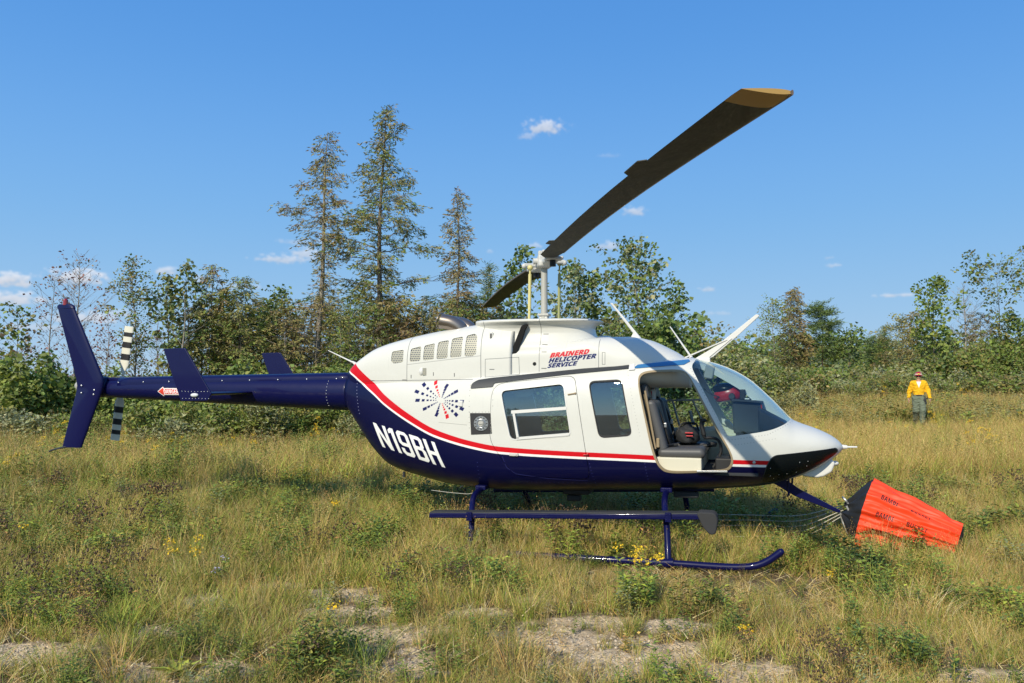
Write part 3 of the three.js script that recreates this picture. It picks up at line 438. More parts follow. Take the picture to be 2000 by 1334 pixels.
// ---- aerofoil sections lofted between stations: each {p: leading edge, c: chord vector, t: thickness vector}
function foil(sts, n = 20) {
  const pos = [], uv = [], idx = [], m = 2 * n; const th = (x) => 0.5 * (2.97 * Math.sqrt(x) - 1.26 * x - 3.52 * x * x + 2.84 * x ** 3 - 1.0 * x ** 4);
  for (const s of sts) for (let k = 0; k < m; k++) { const b = k / m * 2 * Math.PI, x = 0.5 - 0.5 * Math.cos(b), y = (b < Math.PI ? 1 : -1) * th(x); uv.push(Math.hypot(s.p[0], s.p[2]) * 0.5, x * 0.4); pos.push(s.p[0] + s.c[0] * x + s.t[0] * y, s.p[1] + s.c[1] * x + s.t[1] * y, s.p[2] + s.c[2] * x + s.t[2] * y); }
  for (let i = 0; i < sts.length - 1; i++) for (let k = 0; k < m; k++) { const a = i * m + k, b = i * m + (k + 1) % m; idx.push(a, a + m, b, b, a + m, b + m); }
  for (const [row, f] of [[0, 1], [sts.length - 1, 0]]) for (let k = 1; k < n; k++) { const a = row * m + k, b = row * m + k + 1 > row * m + n ? row * m + n : row * m + k + 1, c = row * m + m - k, d = k + 1 >= n ? row * m + n : row * m + m - k - 1; idx.push(a, f ? b : c, f ? c : b, b, f ? d : c, f ? c : d); }
  const g = new THREE.BufferGeometry(); g.setAttribute('position', new THREE.Float32BufferAttribute(pos, 3)); g.setAttribute('uv', new THREE.Float32BufferAttribute(uv, 2)); g.setIndex(idx); return toCreasedNormals(g, 0.7);
}
{
  const W = 0.17, st = (v, le, te, t) => ({ p: [le, v, W], c: [te - le, 0.0, 0], t: [0, 0, t] });
  const fin = part('tail_fin', foil([st(2.80, -6.715, -7.01, 0.052), st(2.75, -6.69, -6.995, 0.055), st(1.83, -6.19, -6.665, 0.085), st(1.72, -6.185, -6.640, 0.085), st(1.64, -6.205, -6.648, 0.085), st(0.93, -6.510, -6.855, 0.060), st(0.865, -6.535, -6.875, 0.05)]), M.blue, HELI, 'dark blue swept tail fin');
  part('fin_cap', foil([st(2.792, -6.70, -7.02, 0.066), st(2.83, -6.72, -7.025, 0.062), st(2.855, -6.77, -7.0, 0.04)]), M.blue, fin); part('beacon', [rod([-6.875, 2.84, W], [-6.875, 2.90, W], 0.036, 0.034, 20), ball(0.034, -6.875, 2.90, W, 1, 1, 1)], PHY(rgb(0.25, 0.008, 0.008), 0.15, { clearcoat: 1 }), fin, 'red beacon on the fin tip');
  each('bolt', [[-6.30, 1.66], [-6.31, 1.60], [-6.52, 1.72], [-6.52, 1.62]].map(([u, v]) => ball(0.012, u, v, W + 0.044, 1, 1, 0.5, 8)), M.bolt, fin);
  part('tail_skid', [tube([[-6.72, 0.88, W], [-6.90, 0.855, W], [-7.06, 0.815, W], [-7.10, 0.80, W]], 0.013, 12, 8), box(0.16, 0.02, 0.025, -6.98, 0.836, W, 0.006, 0, 0, 0.18)], M.trim, fin, 'dark tail skid under the fin');
  part('gearbox_fairing', [new THREE.LatheGeometry([[0, 0], [0.03, 0.01], [0.07, 0.06], [0.085, 0.12], [0.08, 0.16], [0, 0.16]].map((p) => new THREE.Vector2(...p)), 20).rotateZ(-Math.PI / 2).translate(-6.78, 1.715, 0.06)], M.grey, HELI, 'grey bullet fairing behind the fin');
  part('gearbox', [loft(steps(-6.62, -6.22, 8), (u, a) => [1.70 + Math.sin(a) * (0.13 + 0.02 * Math.sin((u + 6.6) * 8)), Math.cos(a) * 0.11 + 0.02], 24), rod([-6.36, 1.74, 0], [-6.36, 1.74, -0.34], 0.045, 0.04, 16), box(0.3, 0.06, 0.1, -6.15, 1.80, 0.02, 0.02)], M.blue, HELI);
  // stabiliser with end plates
  const stab = part('stabiliser', foil([[-0.99, 0.010], [0.99, 0.010]].map(([w]) => ({ p: [-3.80, 1.645, w], c: [-0.36, -0.012, 0], t: [0, 0.045, 0] }))), M.blue, HELI, 'dark blue horizontal stabiliser across the boom');
  for (const s of [1, -1]) {
    const sh = rounded([[-4.478, 2.175], [-4.178, 2.18], [-3.795, 1.64], [-3.845, 1.567], [-4.215, 1.56]], 0.015);
    const g = new THREE.ExtrudeGeometry(sh, { depth: 0.012, bevelEnabled: true, bevelSize: 0.006, bevelThickness: 0.006, bevelSegments: 2 }).translate(0, 0, s * 0.99 - 0.006);
    const e = part('end_plate', g, M.blue, HELI, s > 0 ? 'near blue end plate with a small clear lamp' : 'far blue end plate');
    part('position_lamp', ball(0.032, -4.02, 1.625, s * 1.006, 1.7, 0.8, 0.8), s > 0 ? PHY(rgb(0.7, 0.72, 0.70), 0.1, { clearcoat: 1 }) : M.red, e);
    const l = []; for (let k = 0; k < 9; k++) { l.push(ball(0.005, -4.19 + k * 0.046, 1.585, s * 1.004, 1, 1, 0.6, 6), ball(0.005, -4.20 + k * 0.045, 1.668, s * 1.004, 1, 1, 0.6, 6)); } each('rivet', l, M.bolt, e);
  }
}
// ---- tail rotor
{
  const hubP = [-6.372, 1.745, -0.36], lean = R(-7.5);
  const strip = document.createElement('canvas'); strip.width = 16; strip.height = 256; const x = strip.getContext('2d');
  const bands = ['#dedac8', '#dedac8', '#dedac8', '#26262a', '#dedac8', '#26262a', '#dedac8', '#26262a', '#dedac8', '#dedac8'];
  const st = [[0, 0.28, '#dcd8c6'], [0.28, 0.41, '#1d1d20'], [0.41, 0.54, '#dcd8c6'], [0.54, 0.665, '#1d1d20'], [0.665, 0.78, '#dcd8c6'], [0.78, 0.87, '#1d1d20'], [0.87, 1, '#dcd8c6']];
  for (const [a, b, c] of st) { x.fillStyle = c; x.fillRect(0, (1 - b) * 256, 16, (b - a) * 256 + 1); }
  const t = new THREE.CanvasTexture(strip); t.colorSpace = THREE.SRGBColorSpace; const m = STD(0xffffff, 0.5, 0, { map: t });
  part('tail_rotor_hub', [rod([hubP[0], hubP[1], -0.40], [hubP[0], hubP[1], -0.24], 0.03, 0.03), box(0.07, 0.20, 0.05, hubP[0], hubP[1], hubP[2], 0.015, 0, 0, lean)], M.grey, HELI);
  for (const s of [1, -1]) {
    const r0 = 0.12, r1 = 0.825, secs = [[r0, 0.03, 0.022], [0.16, 0.05, 0.02], [0.27, 0.135, 0.014], [r1, 0.135, 0.012]];
    const g = foil(secs.map(([r, c, th]) => ({ p: [c * 0.5 - 0.0, r, 0], c: [-c, 0, 0.0], t: [0, 0, th * 1.6] })), 10);
    const p = g.attributes.position, uv = new Float32Array(p.count * 2); for (let i = 0; i < p.count; i++) uv.set([0.5, clamp((p.getY(i) - 0.15) / (r1 - 0.15), 0.002, 0.998)], i * 2); g.setAttribute('uv', new THREE.BufferAttribute(uv, 2));
    g.rotateY(s > 0 ? 0.25 : -0.25); if (s < 0) g.rotateZ(Math.PI); g.rotateZ(lean); g.translate(...hubP);
    part('tail_rotor_blade', g, m, HELI, s > 0 ? 'upper tail rotor blade with black and cream bands' : 'lower tail rotor blade with black and cream bands');
  }
}
// ---- mast, hub, main rotor
{
  const mast = part('mast', [rod([0.0, 2.45, 0], [0.002, 3.13, 0], 0.040, 0.038, 24), rod([0, 2.49, 0], [0, 2.545, 0], 0.055, 0.055, 20), box(0.13, 0.028, 0.13, 0.002, 2.560, 0, 0.008)], M.grey, HELI, 'grey rotor mast');
  part('mast_collar', [box(0.10, 0.05, 0.10, 0, 2.52, 0, 0.01)], M.pale, mast);
  const bd = V(Math.cos(R(-72.2)) , 0, 0);            // the near blade points out over the camera
  const yaw = R(17.2) + Math.asin(0.152);              // blade azimuth in the helicopter's own axes, from +z towards +x
  const dir = V(Math.sin(yaw), 0, Math.cos(yaw)), ch = V(Math.cos(yaw), 0, -Math.sin(yaw)), H = 3.15;
  const pt = (r, c, h = 0) => [dir.x * r + ch.x * c, H + h, dir.z * r + ch.z * c];
  const turn = (g) => g.rotateY(yaw).translate(0, H, 0);   // z along the blade, x towards its leading edge
  part('rotor_hub', [turn(box(0.17, 0.085, 0.24, 0, 0, 0, 0.03)), turn(rod([0, 0, -0.36], [0, 0, 0.36], 0.045, 0.045, 16)), turn(box(0.10, 0.10, 0.12, -0.03, 0.05, 0.02, 0.02)), turn(rod([-0.13, 0.035, 0], [0.13, 0.035, 0], 0.035, 0.035, 14)), turn(box(0.05, 0.09, 0.05, -0.05, 0.11, 0.03, 0.012)), turn(rod([0, 0, 0], [0, 0.17, 0], 0.028, 0.022, 12))], M.pale, HELI, 'pale grey rotor hub');
  for (const s of [1, -1]) {
    part('blade_grip', [turn(box(0.15, 0.075, 0.24, 0, -0.002, s * 0.36, 0.03)), turn(box(0.20, 0.04, 0.13, 0.01 * s, 0, s * 0.50, 0.015))], M.pale, HELI);
    part('pitch_horn', [turn(box(0.17, 0.045, 0.055, s * 0.13, 0.01, s * 0.17, 0.015)), turn(ball(0.032, s * 0.205, 0.0, s * 0.17))], M.pale, HELI);
    part('grip_bolt', [turn(rod([0, -0.09, s * 0.50], [0, 0.06, s * 0.50], 0.035, 0.03, 14))], M.black, HELI);
    // droop, chord and pitch along the span; leading edge turns the same way on both blades
    const le = s > 0 ? 1 : -1, secs = [], R1 = 5.64, chord = 0.264;
    const droop = (r) => (s > 0 ? 0.045 : 0.002) * r / 5.64 - 0.02 * ((r / R1) ** 2) + 0.055 * Math.sin(Math.PI * clamp(r / R1));
    for (const r of [0.46, 0.50, 0.58, 0.72, 1, 1.5, 2, 2.5, 3, 3.5, 4, 4.5, 5, 5.3, 5.46, 5.55, 5.62, R1]) {
      const c = chord * mix(0.45, 1, smooth(0.44, 0.74, r)) * (r > 5.55 ? mix(1, 0.97, (r - 5.55) / 0.09) : 1), tw = R(8 - 9 * r / R1);
      secs.push({ p: [le * c * 0.30, H + droop(r) + Math.sin(tw) * c * 0.3, s * r], c: [-le * c * Math.cos(tw), -c * Math.sin(tw), 0], t: [0, 0.042 * (r > 5.6 ? 0.6 : 1), 0] });
    }
    const mk = (a) => { const g = foil(a, 14); g.rotateY(yaw); return g; };
    const cutAt = secs.findIndex((q) => Math.abs(q.p[2]) >= 5.45);
    const b = part('rotor_blade', mk(secs.slice(0, cutAt + 1)), M.bladeD, HELI, s > 0 ? 'near rotor blade reaching over the camera with a worn yellow tip' : 'far rotor blade');
    part('blade_tip', mk(secs.slice(cutAt)), M.bladeTip, b, 'worn yellow underside of the blade tip');
    // polished leading edge strip
    part('erosion_strip', mk(secs.slice(3).map((q) => ({ p: [q.p[0] + le * 0.003, q.p[1], q.p[2]], c: [q.c[0] * 0.075, q.c[1] * 0.075, 0], t: [0, 0.026, 0] }))), M.erosion, b);
    for (const [r, w] of [[1.35, 0.24], [4.1, 0.40]]) {
      const q = secs[0], tw = R(8 - 9 * r / R1), g = new THREE.ExtrudeGeometry(rounded([[-w * 0.5, 0], [w * 0.5, 0], [w * 0.40, 0.052], [-w * 0.32, 0.052]], 0.004), { depth: 0.006, bevelEnabled: false });
      g.rotateX(Math.PI / 2); if (le > 0) { g.rotateY(-Math.PI / 2); } else g.rotateY(Math.PI / 2);
      const te = -le * chord * 0.69; g.scale(1, 1, 1); g.translate(te, H + droop(r) + Math.sin(tw) * chord * 0.3 - Math.sin(tw) * chord + 0.004, s * r); g.rotateY(yaw); part('trim_tab', g, M.bladeD, b);
    }
  }
  // control rods to the pitch horns
  const foot = (u, z) => [u, 2.45, z];
  part('pitch_link', [rod([-0.178, 2.45, 0.02], [-0.172, 2.62, 0.02], 0.016), rod([-0.172, 2.62, 0.02], [-0.165, 3.04, 0.02], 0.020), rod([-0.165, 3.04, 0.02], [-0.163, 3.10, 0.02], 0.012), ball(0.034, -0.163, 3.115, 0.02)], M.straw, HELI, 'rear yellowish control rod beside the mast');
  part('pitch_link', [rod([0.178, 2.45, 0.02], [0.182, 2.66, 0.02], 0.015), rod([0.182, 2.66, 0.02], [0.188, 3.03, 0.02], 0.018), rod([0.188, 3.03, 0.02], [0.190, 3.14, 0.02], 0.010), ball(0.030, 0.190, 3.15, 0.02)], M.rodG, HELI, 'front olive and yellow control rod beside the mast');
}
// ---- landing gear
{
  for (const s of [1, -1]) {
    const k = part('skid', [tube([[-1.25, 0.045, s * 1.17], [-0.9, 0.05, s * 1.17], [0.5, 0.065, s * 1.17], [1.5, 0.075, s * 1.17], [2.20, 0.085, s * 1.17], [2.34, 0.112, s * 1.17], [2.44, 0.165, s * 1.17], [2.545, 0.248, s * 1.17]], 0.033, 60, 14), ball(0.032, 2.542, 0.246, s * 1.17)], M.blue, HELI, s > 0 ? 'near dark blue landing skid in the grass' : 'far landing skid');
    const st = [[-0.95, 0.392], [1.84, 0.520]], e = Math.atan2(st[1][1] - st[0][1], st[1][0] - st[0][0]), cy = (st[0][1] + st[1][1]) / 2;
    const sp = part('step', box(2.80, 0.055, 0.15, 0.445, cy - (s < 0 ? 0.03 : 0), s * 1.06, 0.012, 0, 0, e), M.blue, HELI, s > 0 ? 'near long boarding step on the landing gear' : 'far boarding step');
    part('tread', box(2.78, 0.012, 0.145, 0.445, cy + 0.030 - (s < 0 ? 0.03 : 0), s * 1.06, 0.004, 0, 0, e), M.trim, sp);
    if (s > 0) { const g = new THREE.ExtrudeGeometry(rounded([[1.80, 0.555], [1.955, 0.555], [1.975, 0.50], [1.955, 0.375], [1.915, 0.37], [1.86, 0.43]], 0.03), { depth: 0.15, bevelEnabled: true, bevelSize: 0.012, bevelThickness: 0.012, bevelSegments: 2 }).translate(0, 0, 0.985); part('step_cover', g, M.rubber, sp, 'black cover over the front end of the step'); }
    for (const u of [-0.50, 1.525]) part('step_bracket', [box(0.06, 0.09, 0.02, u, u < 0 ? 0.405 : 0.502, s * 1.141, 0.004), ...[[-1, -1], [1, -1], [-1, 1], [1, 1]].map(([a, b]) => ball(0.009, u + a * 0.018, (u < 0 ? 0.405 : 0.502) + b * 0.025, s * 1.149, 1, 1, 0.6, 6))], M.blue, HELI);
  }
  for (const [u, ut, uf, vt] of [[-0.6, -0.60, -0.48, 0.60], [1.44, 1.44, 1.525, 0.66]]) {
    const half = (s) => [[ut, vt, s * 0.1], [ut, vt - 0.01, s * 0.5], [ut + 0.01, vt - 0.05, s * 0.75], [mix(ut, uf, 0.35), vt - 0.13, s * 0.90], [mix(ut, uf, 0.7), vt - 0.28, s * 1.02], [uf, 0.10, s * 1.16]];
    part('cross_tube', [tube([...half(-1).reverse(), ...half(1)], 0.032, 64, 12), rod([uf - 0.05, 0.075, 1.17], [uf + 0.05, 0.08, 1.17], 0.046, 0.046, 14), box(0.12, 0.05, 0.2, ut, vt + 0.01, 0.42, 0.01), box(0.12, 0.05, 0.2, ut, vt + 0.01, -0.42, 0.01)], M.blue, HELI);
  }
}
// ---- wire cutters, aerials, lights, probes
{
  const up = new THREE.ExtrudeGeometry(rounded([[1.70, 2.035], [1.94, 2.178], [2.355, 2.512], [2.385, 2.50], [2.16, 2.29], [1.90, 2.065], [1.80, 2.022]], 0.012), { depth: 0.012, bevelEnabled: true, bevelSize: 0.004, bevelThickness: 0.004, bevelSegments: 1 }).translate(0, 0, -0.006);
  const cutter = part('wire_cutter', [up, box(0.16, 0.05, 0.05, 1.79, 2.025, 0, 0.012)], M.white, HELI, 'white wire cutter blade above the windscreen');
  each('brace', [rod([1.60, 2.05, 0.03], [2.05, 2.245, 0.010], 0.007), rod([1.86, 2.06, 0.014], [2.10, 2.26, 0.012], 0.006), rod([1.58, 2.05, -0.05], [2.03, 2.24, -0.012], 0.007)], M.pale, cutter);
  part('wire_deflector', [(() => { const g = new THREE.ExtrudeGeometry(rounded([[2.42, 0.775], [2.60, 0.775], [2.78, 0.655], [3.16, 0.462], [3.145, 0.445], [2.72, 0.60], [2.55, 0.70]], 0.015), { depth: 0.035, bevelEnabled: true, bevelSize: 0.005, bevelThickness: 0.005, bevelSegments: 1 }); return g.translate(0, 0, -0.018); })(), rod([2.66, 0.80, 0.02], [2.655, 0.60, 0.03], 0.012), rod([2.70, 0.80, -0.03], [2.69, 0.68, -0.03], 0.010)], M.blue, HELI, 'dark blue wire deflector bar under the nose');
  part('aerial', foil([{ p: [1.125, 2.275, 0], c: [-0.125, 0, 0], t: [0, 0, 0.04] }, { p: [1.075, 2.335, 0], c: [-0.045, 0, 0], t: [0, 0, 0.022] }, { p: [0.80, 2.678, 0], c: [-0.026, 0, 0], t: [0, 0, 0.014] }], 8), M.white, HELI, 'white blade aerial on the roof');
  part('aerial', [rod([1.665, 2.035, -0.10], [1.645, 2.085, -0.10], 0.028, 0.012), rod([1.65, 2.075, -0.10], [1.43, 2.405, -0.10], 0.012, 0.006)], M.white, HELI, 'white whip aerial above the windscreen');
  part('aerial', [rod([-2.40, 1.99, 0.04], [-2.46, 2.03, 0.04], 0.026, 0.012), rod([-2.45, 2.02, 0.04], [-2.80, 2.172, 0.04], 0.011, 0.005)], M.white, HELI, 'white whip aerial at the cowling tail');
  part('roof_cap', [ball(0.07, 0.70, 2.275, 0, 1.5, 0.5, 1)], M.white, HELI);
  part('pitot_tube', [rod([3.17, 1.118, 0], [3.235, 1.118, 0], 0.026, 0.020), rod([3.235, 1.119, 0], [3.33, 1.121, 0], 0.011, 0.009)], M.white, HELI, 'white probe on the nose tip');
  const land = new THREE.ExtrudeGeometry(rounded([[2.80, 0.84], [2.90, 0.87], [3.06, 0.985], [3.085, 0.96], [3.055, 0.885], [2.985, 0.842], [2.93, 0.828]], 0.012), { depth: 0.26, bevelEnabled: true, bevelSize: 0.02, bevelThickness: 0.02, bevelSegments: 3 }).translate(0, 0, -0.13);
  const lh = part('landing_light', land, M.white, HELI, 'white landing light housing under the nose'); part('lamp', ball(0.035, 3.105, 0.955, 0.06, 1.2, 0.7, 1), M.white, lh);
  part('stripe_lamp', ball(0.016, 2.315, 0.99, surface(2.315, 0.99), 1, 1, 0.6), M.grey, HELI);
  each('belly_aerial', [rod([-0.95, 0.585, 0.05], [-1.02, 0.53, 0.05], 0.008), tube([[-0.72, 0.56, 0.2], [-0.82, 0.495, 0.2], [-1.0, 0.49, 0.2], [-1.32, 0.51, 0.2]], 0.0035, 20, 6)], M.grey, HELI, 'thin wire aerial under the belly');
  each('belly_fitting', [rod([-1.72, 0.70, 0.1], [-1.72, 0.64, 0.1], 0.018), rod([0.35, 0.60, 0], [0.35, 0.44, 0], 0.03), box(0.16, 0.07, 0.1, 0.35, 0.47, 0, 0.02), box(0.26, 0.07, 0.10, 1.62, 0.60, 0.25, 0.02), box(0.3, 0.06, 0.3, 0.4, 0.555, 0, 0.02)], M.dark, HELI, 'cargo hook and fittings under the belly');
}
// ---- cabin
{
  part('floor', box(2.75, 0.03, 1.16, 0.98, 0.865, 0, 0.005), M.dark, HELI);
  each('seat_base', [box(0.47, 0.14, 0.5, 1.57, 0.945, 0.34, 0.012), box(0.47, 0.14, 0.5, 1.57, 0.945, -0.30, 0.012)], M.cream, HELI, 'cream panels under the front seats');
  each('bulkhead', [box(0.03, 0.32, 1.10, 1.06, 1.02, 0, 0.01), box(0.03, 1.0, 0.12, 1.12, 1.42, 0, 0.01), box(0.03, 0.92, 0.08, 1.10, 1.36, 0.56, 0.01), box(0.03, 0.92, 0.08, 1.10, 1.36, -0.52, 0.01)], M.liner, HELI);
  for (const s of [1, -1]) {
    const z = s > 0 ? 0.34 : -0.30;
    const cush = new RoundedBoxGeometry(0.48, 0.11, 0.44, 5, 0.05); { const p = cush.attributes.position; for (let i = 0; i < p.count; i++) { const x = p.getX(i), zz = p.getZ(i); p.setY(i, p.getY(i) + 0.045 * (x + 0.1) - (x > 0.15 ? (x - 0.15) * 0.25 : 0) + (p.getY(i) > 0 ? 0.018 * Math.cos(zz * 18) * Math.cos(x * 5) : 0)); } cush.computeVertexNormals(); }
    const seat = part('seat', cush.translate(1.60, 1.065, z), M.leather, HELI, s > 0 ? 'near grey leather pilot seat' : 'far grey leather seat');
    const bk = (w, dz) => { const g = new RoundedBoxGeometry(0.10, 0.56, w, 5, 0.045); const p = g.attributes.position; for (let i = 0; i < p.count; i++) p.setX(i, p.getX(i) + 0.05 * Math.cos(p.getY(i) * 5.2)); g.computeVertexNormals(); g.rotateZ(0.25); return g.translate(1.335, 1.325, z + dz); };
    each('backrest', [bk(0.17, 0.125), bk(0.15, -0.03), bk(0.17, -0.18)], M.leather, seat);
    const hr = new RoundedBoxGeometry(0.08, 0.18, 0.26, 4, 0.035); part('headrest', [hr.rotateZ(0.2).translate(1.215, 1.68, z), rod([1.24, 1.60, z], [1.255, 1.56, z], 0.012)], M.leather, seat);
    part('belt', [tube([[1.26, 1.62, z + 0.06], [1.34, 1.52, z + 0.07], [1.41, 1.35, z + 0.05], [1.45, 1.18, z + 0.03], [1.47, 1.115, z]], 0.014, 24, 6), box(0.09, 0.03, 0.06, 1.50, 1.125, z, 0.01, 0, 0.3, 0.1), box(0.05, 0.045, 0.06, 1.31, 1.07, z + 0.22, 0.01), tube([[1.31, 1.09, z + 0.22], [1.42, 1.125, z + 0.12], [1.52, 1.128, z]], 0.012, 12, 6)], M.black, seat, 'black seat belt');
    each('buckle', [box(0.03, 0.05, 0.04, 1.425, 1.335, z + 0.055, 0.006), box(0.014, 0.045, 0.03, 1.32, 1.065, z + 0.25, 0.004)], M.steel, seat);
  }
  // seat rail and worn lining along the rear edge of the doorway
  each('door_frame_lining', [rod([1.235, 1.70, 0.55], [1.34, 1.10, 0.57], 0.012), rod([1.215, 1.66, 0.52], [1.33, 1.06, 0.54], 0.009), box(0.035, 0.10, 0.04, 1.365, 1.16, 0.55, 0.012)], M.seal, HELI, 'brown lining along the rear edge of the doorway');
  // cyclic grip on its curved arm, collective
  part('cyclic_stick', [tube([[1.815, 1.235, 0.31], [1.80, 1.30, 0.31], [1.79, 1.355, 0.31], [1.80, 1.385, 0.31]], 0.024, 12, 10), ball(0.03, 1.808, 1.385, 0.31, 1.3, 0.7, 1), tube([[1.815, 1.235, 0.31], [1.82, 1.205, 0.30], [1.88, 1.205, 0.28], [1.95, 1.185, 0.26], [1.985, 1.10, 0.25], [1.96, 0.99, 0.25], [1.90, 0.89, 0.25]], 0.016, 40, 8)], M.black, HELI, 'black curved control stick in the doorway');
  part('collective_lever', [rod([1.72, 1.085, 0.10], [1.93, 1.125, 0.12], 0.020), box(0.07, 0.05, 0.06, 1.90, 1.125, 0.12, 0.012), rod([1.80, 1.10, 0.11], [1.82, 1.104, 0.11], 0.025)], M.black, HELI);
  each('side_panel', [box(0.5, 0.34, 0.02, 1.86, 1.06, -0.56, 0.008), box(0.34, 0.30, 0.05, 2.12, 1.05, -0.46, 0.02), box(0.22, 0.2, 0.05, 2.02, 1.22, -0.52, 0.03, 0, 0, -0.9)], M.cream, HELI, 'cream side panel of the far door');
  // instrument console
  const con = part('instrument_console', [box(0.30, 0.33, 0.52, 2.255, 1.42, -0.05, 0.02, 0, 0, 0.04), box(0.22, 0.5, 0.3, 2.24, 1.07, -0.03, 0.02), box(0.32, 0.02, 0.60, 2.255, 1.588, -0.05, 0.008, 0, 0, -0.06)], M.dark, HELI, 'black instrument console behind the windscreen');
  part('red_trim', box(0.012, 0.30, 0.54, 2.40, 1.415, -0.05, 0.003, 0, 0, 0.05), M.red, con);
  each('panel_light', [box(0.05, 0.016, 0.05, 2.25, 1.61, 0.08, 0.006), box(0.05, 0.014, 0.05, 2.32, 1.602, 0.10, 0.005)], M.white, con);
  part('glare_shield', (() => { const g = loft(steps(2.36, 2.705, 12), (u, a) => { const w = Math.max(0.02, hull.w(u) * 0.80 * (u > 2.6 ? 1 - (u - 2.6) * 1.5 : 1)), c = mix(1.50, 1.315, (u - 2.36) / 0.345); return [c + Math.sin(a) * (Math.sin(a) > 0 ? 0.035 : 0.26), Math.sign(Math.cos(a)) * Math.abs(Math.cos(a)) ** 0.5 * w]; }, 28); return g; })(), M.dark, HELI, 'dark glare shield under the windscreen');
  each('radio_arm', [rod([2.22, 1.60, -0.10], [2.12, 1.70, -0.12], 0.014), box(0.06, 0.11, 0.07, 2.205, 1.655, 0.05, 0.012), tube([[2.25, 1.60, -0.16], [2.29, 1.65, -0.2], [2.24, 1.70, -0.24]], 0.01, 12, 6)], M.black, HELI);
  each('pedal', [box(0.16, 0.02, 0.10, 2.02, 0.96, 0.30, 0.006, 0, 0, 0.9), box(0.16, 0.02, 0.10, 2.04, 0.96, 0.12, 0.006, 0, 0, 0.9), box(0.30, 0.18, 0.5, 2.08, 0.92, 0.18, 0.02)], M.black, HELI);
  each('overhead_panel', [box(0.34, 0.05, 0.28, 1.55, 1.955, 0, 0.015), box(0.10, 0.16, 0.14, 1.86, 1.90, -0.02, 0.02, 0, 0, -0.2)], M.liner, HELI);
  each('rear_seat', [box(0.5, 0.12, 1.05, 0.10, 1.02, 0, 0.04), box(0.12, 0.40, 1.05, -0.22, 1.22, 0, 0.05, 0, 0, 0.14), box(0.4, 0.12, 1.05, 0.83, 1.02, 0, 0.04), box(0.12, 0.26, 1.05, 1.0, 1.14, 0, 0.05)], M.leather, HELI, 'dark rear cabin seats');
}
// ---- loose things in the cockpit
const into = (o, u, v, w) => { const p = V(u, v, w).applyEuler(HELI.rotation).add(HELI.position); o.position.copy(p); o.rotation.y = HELI.rotation.y; return o; };
{
  const bag = into(thing('helmet_bag', 'black soft bag with a red mark lying on the far front seat', 'bag'), 1.61, 1.12, -0.10);
  const g = new THREE.SphereGeometry(0.13, 32, 24), p = g.attributes.position; for (let i = 0; i < p.count; i++) { const d = V(p.getX(i), p.getY(i), p.getZ(i)); const n = 1 + 0.13 * n3(d.x * 9, d.y * 9, d.z * 9) + 0.05 * n3(d.x * 24, d.y * 24, d.z * 24); p.setXYZ(i, d.x * n * 0.98, Math.max(-0.075, d.y * n * 0.95), d.z * n * 1.2); } g.computeVertexNormals();
  part('bag_body', g.translate(0, 0.075, 0), M.dark, bag); each('strap', [tube([[-0.10, 0.12, 0.08], [-0.06, 0.20, 0.06], [0.02, 0.215, 0.0], [0.09, 0.20, -0.04], [0.12, 0.12, -0.06]], 0.012, 24, 6), tube([[-0.14, 0.12, 0.08], [-0.18, 0.04, 0.12], [-0.2, -0.01, 0.16]], 0.012, 12, 6)], M.black, bag);
  each('red_mark', [box(0.085, 0.016, 0.012, 0.03, 0.115, 0.157, 0.004, -0.1), box(0.075, 0.014, 0.012, 0.035, 0.082, 0.162, 0.004, -0.1)], M.red, bag);
  const ext = into(thing('fire_extinguisher', 'small white and red fire extinguisher beside the pilot headrest', 'extinguisher'), 1.245, 1.575, 0.0);
  part('cylinder', [rod([0, 0.0, 0], [0, 0.12, 0], 0.036, 0.036, 18), ball(0.036, 0, 0.12, 0, 1, 0.6, 1)], M.white, ext); part('red_band', [rod([0, -0.02, 0], [0, 0.02, 0], 0.0375, 0.0375, 18), rod([-0.012, 0.03, 0.01], [-0.012, 0.11, 0.01], 0.0275, 0.0275, 14)], M.red, ext); part('valve', [rod([0, 0.13, 0], [0, 0.175, 0], 0.012), box(0.06, 0.012, 0.02, 0.01, 0.175, 0, 0.004)], M.black, ext);
  const hel = into(thing('flight_helmet', 'dark red flight helmet hanging behind the windscreen', 'helmet'), 2.06, 1.655, -0.12);
  const h = new THREE.SphereGeometry(0.135, 36, 26), q = h.attributes.position; for (let i = 0; i < q.count; i++) { let x = q.getX(i) * 1.25, y = q.getY(i) * 0.82, z = q.getZ(i) * 0.9; if (y < -0.05 && x < 0.04) y = mix(y, -0.06, 0.6); q.setXYZ(i, x, y, z); } h.computeVertexNormals(); h.rotateZ(0.22);
  part('shell', h, M.red, hel); part('visor', [ball(0.125, -0.035, 0.055, 0, 1.15, 0.55, 0.92, 24)], M.gloss, hel); part('ear_cup', [rod([0.03, -0.02, 0.115], [0.03, -0.02, 0.135], 0.036, 0.03, 16)], M.trim, hel); each('cord', [tube([[-0.10, 0.06, 0.03], [-0.12, 0.14, 0.02], [-0.06, 0.21, 0.0], [0.0, 0.24, 0]], 0.012, 16, 6), tube([[-0.1, -0.03, 0.1], [-0.18, 0.0, 0.12], [-0.26, 0.06, 0.12]], 0.007, 12, 6)], M.black, hel);
}
